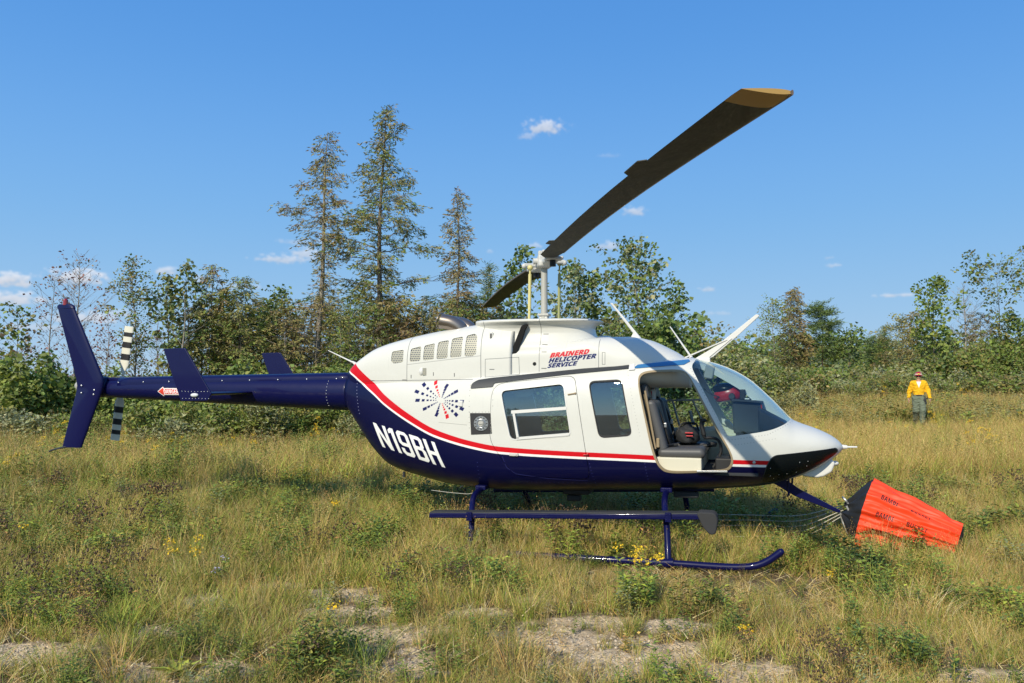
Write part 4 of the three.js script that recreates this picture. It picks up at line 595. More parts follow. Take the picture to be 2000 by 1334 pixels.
{ // centre post of the windscreen, a deep beam
  const us = steps(1.70, 2.71, 26), pos = [], idx = [];
  for (const u of us) { const d = (hull.vt(u + 0.01) - hull.vt(u - 0.01)) / 0.02, l = Math.hypot(1, d), nx = -d / l, ny = 1 / l, dep = mix(0.10, 0.15, smooth(1.7, 2.2, u)) * (1 - 0.6 * smooth(2.5, 2.71, u)); for (const [o, w] of [[-0.014, 0.03], [-dep, 0.026], [-dep, -0.026], [-0.014, -0.03]]) pos.push(u + nx * o, hull.vt(u) + ny * o, w); }
  for (let i = 0; i < us.length - 1; i++) for (let k = 0; k < 4; k++) { const a = i * 4 + k, b = i * 4 + (k + 1) % 4; idx.push(a, b, a + 4, b, b + 4, a + 4); }
  const g = new THREE.BufferGeometry(); g.setAttribute('position', new THREE.Float32BufferAttribute(pos, 3)); g.setIndex(idx); part('centre_post', toCreasedNormals(g, 0.6), M.white, HELI, 'white centre post between the windscreen panes');
}

// ---------------------------------------------------------------- vegetation: leaves, limbs, trees
const LEAF = (color, t = 0.35) => new THREE.MeshPhysicalMaterial({ color, vertexColors: true, roughness: 0.7, transmission: t, thickness: 0, side: THREE.DoubleSide });
const WOOD = { grey: STD(rgb(0.24, 0.21, 0.17), 0.95), mid: STD(rgb(0.30, 0.26, 0.21), 0.95), pale: STD(rgb(0.50, 0.46, 0.39), 0.9), brown: STD(rgb(0.115, 0.085, 0.06), 0.95), white: STD(rgb(0.58, 0.56, 0.52), 0.85) };
{
  const bark = dataTex(256, (x, y) => { const a = tile(x, y * 0.25, 14, 4), b = tile(x, y, 30, 3); const v = 0.72 + 0.30 * a + 0.15 * b; return [v, v * 0.98, v * 0.95]; }, true);
  for (const k in WOOD) { WOOD[k].map = bark; }
}
function leafGeo(list) {                               // list of [px,py,pz, dir, up-ish normal, length, width]: folded diamond leaves
  const pos = [], idx = []; let n = 0;
  for (const [p, d, s, L, w, fold] of list) {
    const nn = V().crossVectors(d, s).normalize(), m = p.clone().addScaledVector(d, L * 0.45), t = p.clone().addScaledVector(d, L).addScaledVector(nn, -fold * L * 0.25);
    for (const q of [p, m.clone().addScaledVector(s, w).addScaledVector(nn, fold * w), t, m.clone().addScaledVector(s, -w).addScaledVector(nn, fold * w)]) pos.push(q.x, q.y, q.z);
    idx.push(n, n + 1, n + 2, n, n + 2, n + 3); n += 4;
  }
  const g = new THREE.BufferGeometry(); g.setAttribute('position', new THREE.Float32BufferAttribute(pos, 3)); g.setIndex(idx); g.computeVertexNormals(); return g;
}
const unit = (r) => { const z = r() * 2 - 1, a = r() * 6.2832, q = Math.sqrt(1 - z * z); return V(q * Math.cos(a), z, q * Math.sin(a)); };
function spray(seed, { n = 10, R = 0.2, flat = 0.6, L = 0.09, w = 0.03, droop = 0.3, fold = 0.25, along = 0 }) {
  const r = rng(seed), l = [];
  for (let i = 0; i < n; i++) {
    const p = unit(r).multiplyScalar(R * Math.cbrt(r())); p.y *= flat; if (along) { const t = i / n; p.set((t - 0.3) * along, -droop * t * t * 0.3, 0).addScaledVector(unit(r), R * 0.25); }
    const d = unit(r); d.y = d.y * 0.5 - droop; if (along) d.x += 0.6; d.normalize(); const s = V().crossVectors(d, unit(r)).normalize();
    const k = 0.7 + 0.6 * r(); l.push([p, d, s, L * k, w * k, fold * (0.4 + r())]);
  }
  return leafGeo(l);
}
const SPRAY = {
  maple: [1, 2, 3].map((s) => spray(100 + s, { n: 6, R: 0.22, L: 0.15, w: 0.058, droop: 0.35 })),
  small: [1, 2, 3].map((s) => spray(200 + s, { n: 8, R: 0.21, L: 0.105, w: 0.032, droop: 0.1 })),
  willow: [1, 2, 3].map((s) => spray(300 + s, { n: 9, R: 0.19, L: 0.125, w: 0.017, droop: -0.25 })),
  cedar: [1, 2, 3].map((s) => spray(400 + s, { n: 9, R: 0.13, L: 0.15, w: 0.019, droop: 0.5, along: 0.42 })),
  needle: [1, 2, 3].map((s) => spray(500 + s, { n: 11, R: 0.10, L: 0.15, w: 0.011, droop: -0.1, along: 0.40 })),
  sparse: [1, 2, 3].map((s) => spray(600 + s, { n: 3, R: 0.22, L: 0.095, w: 0.034, droop: 0.5 })),
};
const LM = { maple: LEAF(0xffffff, 0.4), small: LEAF(0xffffff, 0.35), willow: LEAF(0xffffff, 0.3), cedar: LEAF(0xffffff, 0.3), needle: LEAF(0xffffff, 0.2), sparse: LEAF(0xffffff, 0.4) };
const HUE = { green: [0.175, 0.245, 0.030], deep: [0.125, 0.195, 0.028], olive: [0.255, 0.235, 0.050], tan: [0.32, 0.25, 0.085], brown: [0.27, 0.175, 0.068], silver: [0.36, 0.37, 0.175], red: [0.27, 0.105, 0.070], lime: [0.26, 0.31, 0.042], blue: [0.150, 0.205, 0.075], gold: [0.24, 0.19, 0.03] };
class Limbs {                                          // tapered few-sided sweeps gathered into one geometry
  constructor() { this.pos = []; this.idx = []; this.uv = []; }
  add(pts, r0, r1, sides = 5) {
    const n = pts.length, base = this.pos.length / 3; let len = 0;
    for (let i = 0; i < n; i++) {
      const d = pts[Math.min(n - 1, i + 1)].clone().sub(pts[Math.max(0, i - 1)]).normalize(), a = V(0.31, 0.2, 0.93).cross(d).normalize(), b = V().crossVectors(d, a), r = mix(r0, r1, i / (n - 1)); if (i) len += pts[i].distanceTo(pts[i - 1]);
      for (let k = 0; k < sides; k++) { const t = k / sides * 6.2832, c = Math.cos(t) * r, s = Math.sin(t) * r; this.pos.push(pts[i].x + a.x * c + b.x * s, pts[i].y + a.y * c + b.y * s, pts[i].z + a.z * c + b.z * s); this.uv.push(k / sides, len); }
    }
    for (let i = 0; i < n - 1; i++) for (let k = 0; k < sides; k++) { const a = base + i * sides + k, b = base + i * sides + (k + 1) % sides; this.idx.push(a, b, a + sides, b, b + sides, a + sides); }
  }
  build() { const g = new THREE.BufferGeometry(); g.setAttribute('position', new THREE.Float32BufferAttribute(this.pos, 3)); g.setAttribute('uv', new THREE.Float32BufferAttribute(this.uv, 2)); g.setIndex(this.idx); g.computeVertexNormals(); return g; }
}
let leafTris = 0;
function crownOf(leafKind, spots, hues, r, parent, name = 'crown') { // spots: [point, scale, outward angle]; one mesh of separate leaves with a colour each
  let nv = 0, ni = 0; const pick = spots.map(() => Math.floor(r() * 3));
  pick.forEach((k) => { nv += SPRAY[leafKind][k].attributes.position.count; ni += SPRAY[leafKind][k].index.count; });
  const pos = new Float32Array(nv * 3), nor = new Float32Array(nv * 3), col = new Float32Array(nv * 3), idx = new Uint32Array(ni);
  const q = new THREE.Quaternion(), e = new THREE.Euler(), v = V(), X = V(); let o = 0, io = 0;
  spots.forEach(([p, s, yaw], i) => {
    e.set((r() - 0.5) * 0.9, (yaw ?? r() * 6.28) + (r() - 0.5) * 0.9, (r() - 0.5) * 0.9); q.setFromEuler(e);
    const g = SPRAY[leafKind][pick[i]], P = g.attributes.position.array, N = g.attributes.normal.array, I = g.index.array, n = P.length / 3;
    const h = HUE[hues[Math.floor(r() * hues.length)]], base = 0.8 + 0.4 * r(); let c = [1, 1, 1];
    for (let k = 0; k < n; k++) {
      if (k % 4 === 0) { const b = base * (0.75 + 0.5 * r()), w = 0.88 + 0.26 * r(); c = [h[0] * b * w, h[1] * b, h[2] * b]; }
      v.set(P[k * 3] * s, P[k * 3 + 1] * s, P[k * 3 + 2] * s).applyQuaternion(q).add(p); X.set(N[k * 3], N[k * 3 + 1], N[k * 3 + 2]).applyQuaternion(q);
      const j = (o + k) * 3; pos[j] = v.x; pos[j + 1] = v.y; pos[j + 2] = v.z; nor[j] = X.x; nor[j + 1] = X.y; nor[j + 2] = X.z; col[j] = c[0]; col[j + 1] = c[1]; col[j + 2] = c[2];
    }
    for (let k = 0; k < I.length; k++) idx[io + k] = I[k] + o;
    o += n; io += I.length;
  });
  leafTris += ni / 3;
  const g = new THREE.BufferGeometry(); g.setAttribute('position', new THREE.BufferAttribute(pos, 3)); g.setAttribute('normal', new THREE.BufferAttribute(nor, 3)); g.setAttribute('color', new THREE.BufferAttribute(col, 3)); g.setIndex(new THREE.BufferAttribute(idx, 1));
  const m = shadows(new THREE.Mesh(g, LM[leafKind])); m.name = name; parent.add(m); return m;
}
// a tree: trunk path, limbs whose reach follows a profile, leaves along them
function growTree(o, seed, s) {
  const r = rng(seed), L = new Limbs(), tw = new Limbs(), spots = [];
  const H = s.h, lean = s.lean || [0, 0], wob = s.wob ?? 0.012, N = 10;
  const ph = [r() * 6, r() * 6], axis = (t) => V(lean[0] * H * t + H * wob * Math.sin(t * 7 + ph[0]) * t, H * t, lean[1] * H * t + H * wob * Math.sin(t * 6 + ph[1]) * t);
  const r0 = s.r0 ?? H * 0.011, rad = (t) => r0 * (1 - 0.92 * t);
  { const pts = []; for (let i = 0; i <= N; i++) pts.push(axis(i / N)); pts.unshift(V(0, -0.2, 0)); L.add(pts, r0 * 1.08, r0 * 0.06, 8); }
  const nb = s.nb, prof = s.prof;
  for (let i = 0; i < nb; i++) {
    const t = s.t0 + (1 - s.t0) * ((i + r() * 0.9) / nb) ** (s.bias ?? 0.9), a = i * 2.39996 + r() * 1.2, reach = prof(t, a, r) * (0.55 + 0.6 * r()); if (reach < 0.04) continue;
    const up = s.up(t, r), b = axis(t), dir = V(Math.cos(a), 0, Math.sin(a)), pts = [b], M2 = 5;
    for (let k = 1; k <= M2; k++) { const f = k / M2, g = s.curve * f * f; pts.push(b.clone().addScaledVector(dir, reach * f).add(V((r() - 0.5) * 0.08 * reach, reach * (up * f + g) + (r() - 0.5) * 0.06 * reach, (r() - 0.5) * 0.08 * reach))); }
    L.add(pts, Math.max(0.006, rad(t) * (s.thick ?? 0.32)), 0.003, 4);
    const nt = Math.round(s.twigs * reach + 0.5);
    for (let k = 0; k < nt; k++) {
      const f = 0.25 + 0.75 * r(), j = Math.min(M2 - 1, Math.floor(f * M2)), p = pts[j].clone().lerp(pts[j + 1], f * M2 - j), l = reach * (0.18 + 0.25 * r()) * (s.twigLen ?? 1), sd = dir.clone().applyAxisAngle(V(0, 1, 0), (r() < 0.5 ? -1 : 1) * (0.5 + 0.8 * r()));
      const e = p.clone().addScaledVector(sd, l).add(V(0, l * (s.twigUp ?? 0.2) * (0.4 + r()), 0)), mid = p.clone().lerp(e, 0.5).add(V(0, l * 0.08, 0));
      tw.add([p, mid, e], 0.0045 + 0.002 * reach, 0.0015, 3);
      const ya = Math.atan2(-sd.z, sd.x); for (let z = 0; z < s.leaves; z++) if (r() < (s.fill ?? 1)) spots.push([p.clone().lerp(e, 0.3 + 0.8 * r()).add(unit(r).multiplyScalar(s.scatter ?? 0.06)), (s.size ?? 1) * (0.7 + 0.6 * r()), ya]);
    }
    if (r() < (s.fill ?? 1)) spots.push([pts[M2].clone(), (s.size ?? 1) * (0.7 + 0.5 * r()), Math.atan2(-dir.z, dir.x)]);
  }
  if (!s.bareTop) for (let k = 0; k < 4; k++) spots.push([axis(0.97 + 0.03 * r()).add(unit(r).multiplyScalar(0.06)), (s.size ?? 1) * 0.6, r() * 6]);
  part('trunk', L.build(), s.wood, o); if (tw.pos.length) many(part('twigs', tw.build(), s.wood, o));
  if (spots.length) crownOf(s.leaf, spots, s.hues, r, o);
}
const KIND = {
  cedar: (h, w) => ({ h, nb: Math.round(h * 8), t0: 0.2, up: (t, r) => 0.25 - 0.5 * (1 - t) + 0.25 * r(), curve: -0.05, prof: (t) => w * (0.25 + 0.75 * Math.min(1, (1 - t) * 2.0)) * (t < 0.3 ? 0.75 : 1), twigs: 6.5, leaves: 2, leaf: 'cedar', hues: ['olive', 'olive', 'tan', 'green'], wood: WOOD.grey, scatter: 0.10 }),
  sparseCedar: (h, w) => ({ ...KIND.cedar(h, w), nb: Math.round(h * 7), fill: 0.7, hues: ['tan', 'brown', 'olive'], t0: 0.3 }),
  aspen: (h, w) => ({ h, nb: Math.round(h * 7), t0: 0.3, up: (t, r) => 0.7 + 0.5 * r(), curve: 0.1, prof: (t, a, r) => w * (0.45 + 0.75 * r()) * Math.sin(Math.PI * (0.12 + 0.80 * clamp((t - 0.3) / 0.7)) ** 0.8), twigs: 4.5, leaves: 2, leaf: 'maple', hues: ['green', 'green', 'blue', 'deep'], wood: WOOD.grey, scatter: 0.12, size: 0.95, wob: 0.02, r0: h * 0.008 }),
  birch: (h, w) => ({ ...KIND.aspen(h, w), leaf: 'small', wood: WOOD.pale, hues: ['green', 'olive', 'lime'], twigs: 5 }),
  bare: (h, w) => ({ ...KIND.aspen(h, w), leaf: 'sparse', wood: WOOD.pale, hues: ['red', 'brown', 'red'], fill: 0.55, leaves: 1, twigs: 7, bareTop: true, r0: h * 0.009, twigLen: 1.1, twigUp: 0.8 }),
  dead: (h, w) => ({ ...KIND.aspen(h, w), nb: Math.round(h * 9), fill: 0, leaves: 0, twigs: 9, wood: WOOD.white, bareTop: true, t0: 0.42, r0: h * 0.008, twigUp: 0.9, up: (t, r) => 0.5 + 0.5 * r() }),
  pine: (h, w) => ({ h, nb: Math.round(h * 6), t0: 0.34, up: (t, r) => 0.12 + 0.2 * r(), curve: 0.18, prof: (t, a, r) => w * (0.35 + 0.65 * (1 - t)) * (Math.sin(t * 38) > -0.3 ? 1 : 0.25) * (t > 0.96 ? 0.4 : 1), twigs: 8, leaves: 3, leaf: 'needle', hues: ['deep', 'blue', 'deep'], wood: WOOD.brown, scatter: 0.10, size: 1.15 }),
  spruce: (h, w) => ({ h, nb: Math.round(h * 16), t0: 0.08, up: (t, r) => -0.25 + 0.2 * r(), curve: 0.12, prof: (t) => w * (1.04 - t), twigs: 7, leaves: 2, leaf: 'needle', hues: ['deep', 'olive', 'deep'], wood: WOOD.brown, scatter: 0.08, size: 1.1 }),
  snag: (h, w) => ({ ...KIND.dead(h, w), nb: Math.round(h * 3), twigs: 3, wood: WOOD.pale, r0: h * 0.014 }),
};
const spotX = (px, D) => (px - 1000) / 1550 * D, topH = (py, D) => 1.86 + (733 - py) / 1550 * D;
let treeSeed = 1000;
function tree(name, label, px, topPy, D, kind, w, extra = {}, group) {
  const x = spotX(px, D), z = -D, y = groundY(x, z), o = thing(name, label, 'tree', [x, y, z], 0, group);
  growTree(o, treeSeed++, { ...KIND[kind](topH(topPy, D) - y, w), ...extra }); return o;
}
// the three tall conifers
const ragged = (seed, n = 9) => { const r = rng(seed), l = Array.from({ length: 40 }, () => r()); return (t, a) => { const k = Math.floor(t * n * 2) * 3 + Math.floor(((a % 6.2832) + 6.2832) % 6.2832 / 2.1); return 0.35 + 0.85 * l[k % 40]; }; };
const ragA = ragged(5), ragB = ragged(9, 8), ragC = ragged(14, 10);
tree('tall_conifer', 'tall leaning conifer with a bare pale trunk, left of the three tallest trees', 612, 250, 30, 'cedar', 1.5, { lean: [0.048, 0], r0: 0.15, t0: 0.30, nb: 90, leaves: 3, prof: (t, a, r) => 1.25 * ragA(t, a) * (r() < 0.3 ? 0.4 : 1) * (t > 0.60 ? Math.min(1, (1 - t) * 3.4 + 0.16) : Math.cos(a) > 0.1 ? 0.62 : 0.25), fill: 0.75, hues: ['tan', 'olive', 'olive', 'brown'], wood: WOOD.pale, up: (t, r) => -0.15 + 0.45 * r(), curve: -0.05, twigs: 8, twigLen: 1.2, scatter: 0.14, size: 0.95 });
tree('tall_conifer', 'tallest tree, a broad open conifer with a dark trunk', 740, 205, 30, 'cedar', 2.0, { lean: [0.008, 0], r0: 0.16, t0: 0.26, nb: 100, leaves: 3, prof: (t, a, r) => 2.25 * ragB(t, a) * (r() < 0.35 ? 0.35 : 1) * Math.min(1, 0.10 + (1 - t) * 1.9) * (t < 0.40 ? 0.6 : 1) * (Math.cos(a) > 0.3 && t > 0.5 && t < 0.76 ? 1.25 : 1), hues: ['olive', 'olive', 'tan', 'green'], wood: WOOD.mid, up: (t, r) => 0.15 + 0.4 * r(), curve: -0.22, twigs: 7, twigLen: 1.2, scatter: 0.16, size: 1.0 });
tree('tall_conifer', 'slender tan conifer, right of the three tallest trees', 895, 372, 29, 'cedar', 0.85, { lean: [-0.008, 0], r0: 0.10, t0: 0.22, nb: 90, leaves: 2, prof: (t, a, r) => 0.85 * ragC(t, a) * (r() < 0.3 ? 0.4 : 1) * Math.min(1, 0.18 + (1 - t) * 2.4), hues: ['tan', 'tan', 'olive', 'brown'], wood: WOOD.mid, twigs: 9, twigLen: 1.1, scatter: 0.12, size: 0.9 });
// left edge
tree('maple_sapling', 'sparse sapling with drooping leaves at the left edge of the picture', 30, 606, 25, 'aspen', 0.9, { fill: 0.8, leaves: 1, hues: ['green', 'olive', 'brown'] });
tree('bare_tree', 'thin pale tree with reddish leaves just left of the tail fin tip', 92, 536, 27, 'bare', 0.75, { lean: [0.03, 0] });
tree('bare_tree', 'leafless tree with a wide fan of fine twigs above the tail fin tip', 148, 498, 27, 'bare', 1.05, { t0: 0.4, fill: 0.35, nb: 60 });
tree('bare_tree', 'small thin tree with a few red leaves between tail fin and tail rotor', 208, 612, 26, 'bare', 0.5);
tree('aspen_tree', 'slender leafy tree rising behind the tail rotor blade', 262, 508, 27, 'birch', 0.75, { leaves: 2, hues: ['green', 'olive', 'tan'], t0: 0.25, nb: 52 });
tree('aspen_tree', 'leafy tree directly behind the near tail end plate', 328, 536, 27, 'aspen', 0.7, { nb: 40, leaves: 1, hues: ['green', 'blue', 'olive'] });
tree('aspen_tree', 'leafy tree with a rounded top, just right of the near end plate', 366, 516, 27.5, 'aspen', 0.7, { nb: 42, leaves: 1, hues: ['green', 'blue', 'olive'] });
tree('dead_snag', 'broken pale dead trunk above the near tail end plate', 356, 570, 26.5, 'snag', 0.7);
tree('aspen_tree', 'dark leafed tree with a reddish pointed crown over the tail boom', 415, 517, 28, 'cedar', 1.1, { hues: ['brown', 'olive', 'green', 'olive'], leaves: 2, nb: 46 });
tree('cedar_tree', 'dense rounded olive tree over the middle of the tail boom', 468, 545, 28, 'cedar', 1.25, { hues: ['olive', 'olive', 'green'], leaves: 3, nb: 50 });
tree('aspen_tree', 'leafy tree with a light top above the far tail end plate', 548, 566, 29, 'aspen', 0.8, { nb: 40, leaves: 1 });
tree('spruce_tree', 'small pointed spruce beside the far rotor blade', 952, 512, 33, 'spruce', 1.0);
tree('aspen_tree', 'open leafy tree showing behind the rotor mast', 1010, 492, 27, 'aspen', 1.1, { nb: 56, leaves: 1 });
tree('birch_tree', 'pale stemmed tree with small crown, right of the rotor mast', 1128, 517, 25, 'aspen', 0.85, { wood: WOOD.pale, nb: 60, leaves: 1, hues: ['green', 'blue', 'silver'] });
tree('birch_tree', 'thin pale stemmed tree leaning beside the rotor mast', 1165, 545, 25.5, 'aspen', 0.7, { wood: WOOD.pale, lean: [-0.05, 0], nb: 50, leaves: 1 });
tree('aspen_tree', 'largest broadleaf tree, airy crown above the cabin roof', 1243, 476, 25, 'aspen', 1.25, { nb: 72, leaves: 1, twigs: 5.5, wood: WOOD.pale, hues: ['green', 'blue', 'silver', 'green'], size: 0.9 });
tree('aspen_tree', 'leafy sapling with side branches above the windscreen', 1318, 575, 24, 'aspen', 0.8, { nb: 40, leaves: 1 });
tree('maple_tree', 'bushy green tree behind the two roof aerials', 1285, 640, 23, 'aspen', 1.0, { nb: 60, leaves: 2, hues: ['deep', 'green'] });
// right of the nose
tree('birch_tree', 'pale leafed tree just right of the white wire cutter', 1512, 592, 45, 'birch', 1.4, { nb: 46, leaves: 1, size: 1.05 });
tree('cedar_tree', 'thin tan pointed conifer between a birch and a dark pine', 1553, 563, 47, 'cedar', 0.85, { nb: 90, hues: ['tan', 'brown', 'olive'], size: 1.2 });
tree('pine_tree', 'dark pine with layered branches right of the nose', 1606, 594, 47, 'pine', 1.7, { nb: 58, size: 1.4, leaves: 3 });
tree('maple_sapling', 'leaning leafy sapling right of the dark pine', 1660, 650, 45, 'aspen', 1.1, { size: 1.15, nb: 36, leaves: 1 });
tree('pine_tree', 'small dark pine far behind, left of the walking person', 1708, 656, 60, 'pine', 1.5, { size: 1.6, leaves: 4 });
tree('spruce_tree', 'slim green conifer far behind the walking person', 1727, 637, 58, 'spruce', 0.9, { size: 1.4 });
tree('birch_tree', 'greyish airy tree above and left of the walking person', 1762, 625, 50, 'birch', 1.2, { hues: ['silver', 'olive'], size: 1.2 });
tree('cedar_tree', 'narrow tan conifer directly above the walking person', 1793, 606, 46, 'cedar', 0.9, { hues: ['tan', 'olive'], size: 1.2 });
tree('maple_tree', 'bright green maple with loose leafy tiers right of the person', 1826, 547, 42, 'aspen', 1.3, { nb: 46, leaves: 1, size: 1.25, hues: ['green', 'lime', 'green'] });
tree('dead_birch', 'leafless white birch with a bare pale crown', 1886, 555, 43, 'dead', 1.35, { r0: 0.085 });
tree('cedar_tree', 'rounded brown conifer between dead birch and the right edge', 1918, 612, 44, 'cedar', 1.4, { hues: ['brown', 'tan', 'olive'], size: 1.1 });
tree('oak_tree', 'leaning tree with a flat leafy top near the right edge', 1945, 530, 42, 'aspen', 1.5, { nb: 36, leaves: 1, size: 1.0, hues: ['green', 'blue', 'olive'], lean: [0.04, 0], prof: (t) => 1.9 * smooth(0.5, 0.8, t) * (1.15 - 0.5 * t) + 0.3, t0: 0.4 });
tree('maple_tree', 'dark leafed tree at the right edge of the picture', 1990, 622, 42, 'aspen', 1.2, { nb: 44, size: 1.1, leaves: 1, hues: ['deep', 'green'] });
// where along the picture something stands, by what it is seen behind
const LAND = [[60, 'left of the tail fin'], [130, 'behind the tail fin'], [215, 'between tail fin and tail rotor'], [290, 'behind the tail rotor'], [350, 'left of the near end plate'], [415, 'behind the near end plate'], [470, 'just right of the near end plate'], [515, 'left of the far end plate'], [575, 'behind the far end plate'], [625, 'under the leaning tall conifer'], [670, 'above the forward end of the boom'], [720, 'left of the tallest tree trunk'], [770, 'by the foot of the tallest tree'], [820, 'above the rear of the cowling'], [870, 'left of the exhaust stack'], [915, 'behind the exhaust stack'], [960, 'under the far rotor blade'], [1010, 'left of the mast'], [1070, 'behind the mast'], [1130, 'right of the mast'], [1190, 'behind the lettered roof fairing'], [1250, 'behind the roof aerial'], [1310, 'behind the front roof dome'], [1370, 'behind the whip aerial'], [1420, 'behind the windscreen top'], [1480, 'behind the wire cutter'], [1530, 'just right of the wire cutter'], [1580, 'above the nose, by the lone willow'], [1630, 'under the dark layered pine'], [1680, 'right of the dark layered pine'], [1730, 'left of the person'], [1770, 'just left of the person'], [1815, 'right behind the person'], [1850, 'right of the person'], [1890, 'under the dead birch'], [1935, 'right of the dead birch'], [1975, 'near the right edge'], [5000, 'at the right edge']];
const land = (px) => LAND.find(([x]) => px < x)[1];
{
  const r = rng(77), W3 = ['olive', 'brownish', 'green'];
  for (let i = 0; i < 46; i++) {
    const px = 385 + (i * 0.618 % 1) * 620 + r() * 14, D = 28 + r() * 7, k = r(), top = 572 + 60 * r() - (px > 580 && px < 860 ? 18 : 0), h = Math.floor(r() * 3), pale = r() < 0.4, bl = k > 0.80;
    tree('woodland_tree', `${W3[h]} ${bl ? 'broadleaf tree' : 'conifer'} with ${pale ? 'pale' : 'grey'} trunk, ${land(px)}`, px, top, D, k < 0.5 ? 'cedar' : bl ? 'aspen' : 'sparseCedar', 0.8 + 0.45 * r(), { wood: pale ? WOOD.pale : WOOD.grey, hues: [['olive', 'green', 'olive'], ['brown', 'olive', 'tan', 'olive'], ['green', 'deep', 'olive']][h], leaves: bl ? 1 : 2, nb: 34, lean: [(r() - 0.5) * 0.08, 0] }, 'trees of the wood behind the helicopter tail');
  }
  for (let i = 0; i < 12; i++) { const px = 300 + i * 52 + 22 * r(); tree('dead_tree', `thin leafless grey tree with pale twigs, ${land(px)}`, px, 585 + 50 * r(), 26.5 + 3 * r(), 'dead', 0.7 + 0.4 * r(), { wood: r() < 0.5 ? WOOD.pale : WOOD.mid, t0: 0.18, nb: 30, r0: 0.035, lean: [(r() - 0.5) * 0.16, 0], twigUp: 0.3, up: (t, q) => 0.1 + 0.5 * q() }, 'leafless trees in the left wood'); }
  for (let i = 0; i < 10; i++) {
    const px = 1030 + r() * 400, D = 27 + r() * 8, top = 620 + 55 * r(), h = Math.floor(r() * 2), bl = r() < 0.5;
    tree('woodland_tree', `small ${['green', 'olive'][h]} ${bl ? 'broadleaf tree' : 'conifer'} in the thicket, ${land(px)}`, px, top, D, bl ? 'aspen' : 'cedar', 0.9 + 0.3 * r(), { nb: 36, hues: [['green', 'blue'], ['olive', 'green', 'tan']][h], leaves: bl ? 1 : 2 }, 'trees of the thicket behind the cabin');
  }
  for (let i = 0; i < 9; i++) { const px = -40 + i * 42 + r() * 20, b = r() < 0.6; tree('woodland_tree', `sparse thin ${b ? 'reddish leafed tree' : 'tan conifer'} standing ${land(px)}`, px, 640 + 50 * r(), 29 + r() * 5, b ? 'bare' : 'sparseCedar', 0.5 + 0.3 * r(), { nb: 26 }, 'sparse trees behind the tail fin'); }
  for (let i = 0; i < 15; i++) { const px = 1440 + i * 42 + r() * 16; if (px < 1700 && px > 1470) continue; const D = 44 + r() * 14, k = Math.floor(r() * 4); tree('woodland_tree', `low ${['olive conifer', 'green broadleaf tree', 'airy light green tree', 'tan conifer'][k]} beyond the shrubs ${land(px)}`, px, 686 + 30 * r() - (px > 1780 ? 20 : 0) + (px > 1640 && px < 1740 ? 18 : 0), D, ['cedar', 'aspen', 'birch', 'sparseCedar'][k], 1.0 + 0.5 * r(), { nb: 30, size: 1.15, leaves: 1 + (k === 0) }, 'low trees beyond the right hand shrubs'); }
}
// ---- shrubs: stems from one root, leaves through an uneven dome
function shrub(label, px, topPy, D, w, leaf, hues, group, dens = 1, size = 1) {
  const x = spotX(px, D), z = -D, y = groundY(x, z), h = topH(topPy, D) - y, seed = treeSeed++, r = rng(seed), o = thing('shrub', group ? `${label}, ${h > 2.4 ? 'tall, ' : h < 1.4 ? 'low, ' : ''}${land(px)}` : label, 'shrub', [x, y, z], 0, group), L = new Limbs(), spots = [];
  const ns = 9 + Math.floor(w * 6);
  for (let i = 0; i < ns; i++) {
    const a = r() * 6.28, f = Math.sqrt(r()), top = V(Math.cos(a) * w * f, h * (0.55 + 0.48 * r()) * (1 - 0.35 * f * f), Math.sin(a) * w * f * 0.8), mid = V(top.x * 0.45, top.y * 0.5, top.z * 0.45).add(unit(r).multiplyScalar(0.06)), b = V(top.x * 0.12, -0.1, top.z * 0.12);
    L.add([b, mid, top], 0.010 + 0.006 * h, 0.003, 4);
    for (let k = 0; k < 4; k++) { const t = 0.25 + 0.7 * r(), p = b.clone().lerp(mid, Math.min(1, t * 2)).lerp(top, Math.max(0, t * 2 - 1)), e = p.clone().add(unit(r).multiplyScalar(0.25 * w)).add(V(0, 0.14 * h, 0)); L.add([p, e], 0.005, 0.002, 3); const n = Math.round(5 * dens); for (let z2 = 0; z2 < n; z2++) spots.push([p.clone().lerp(e, 0.3 + 0.8 * r()).add(unit(r).multiplyScalar(0.12)), size * (0.7 + 0.6 * r())]); }
    const n = Math.round(12 * dens * Math.max(1, h * 0.7)); for (let k = 0; k < n; k++) { const t = 0.12 + 0.9 * r(), p = b.clone().lerp(mid, Math.min(1, t * 2)).lerp(top, Math.max(0, t * 2 - 1)).add(unit(r).multiplyScalar(0.10 + 0.16 * r())); if (p.y > 0.05) spots.push([p, size * (0.65 + 0.6 * r())]); }
  }
  part('stems', L.build(), WOOD.brown, o); crownOf(leaf, spots, hues, r, o, 'foliage'); return o;
}
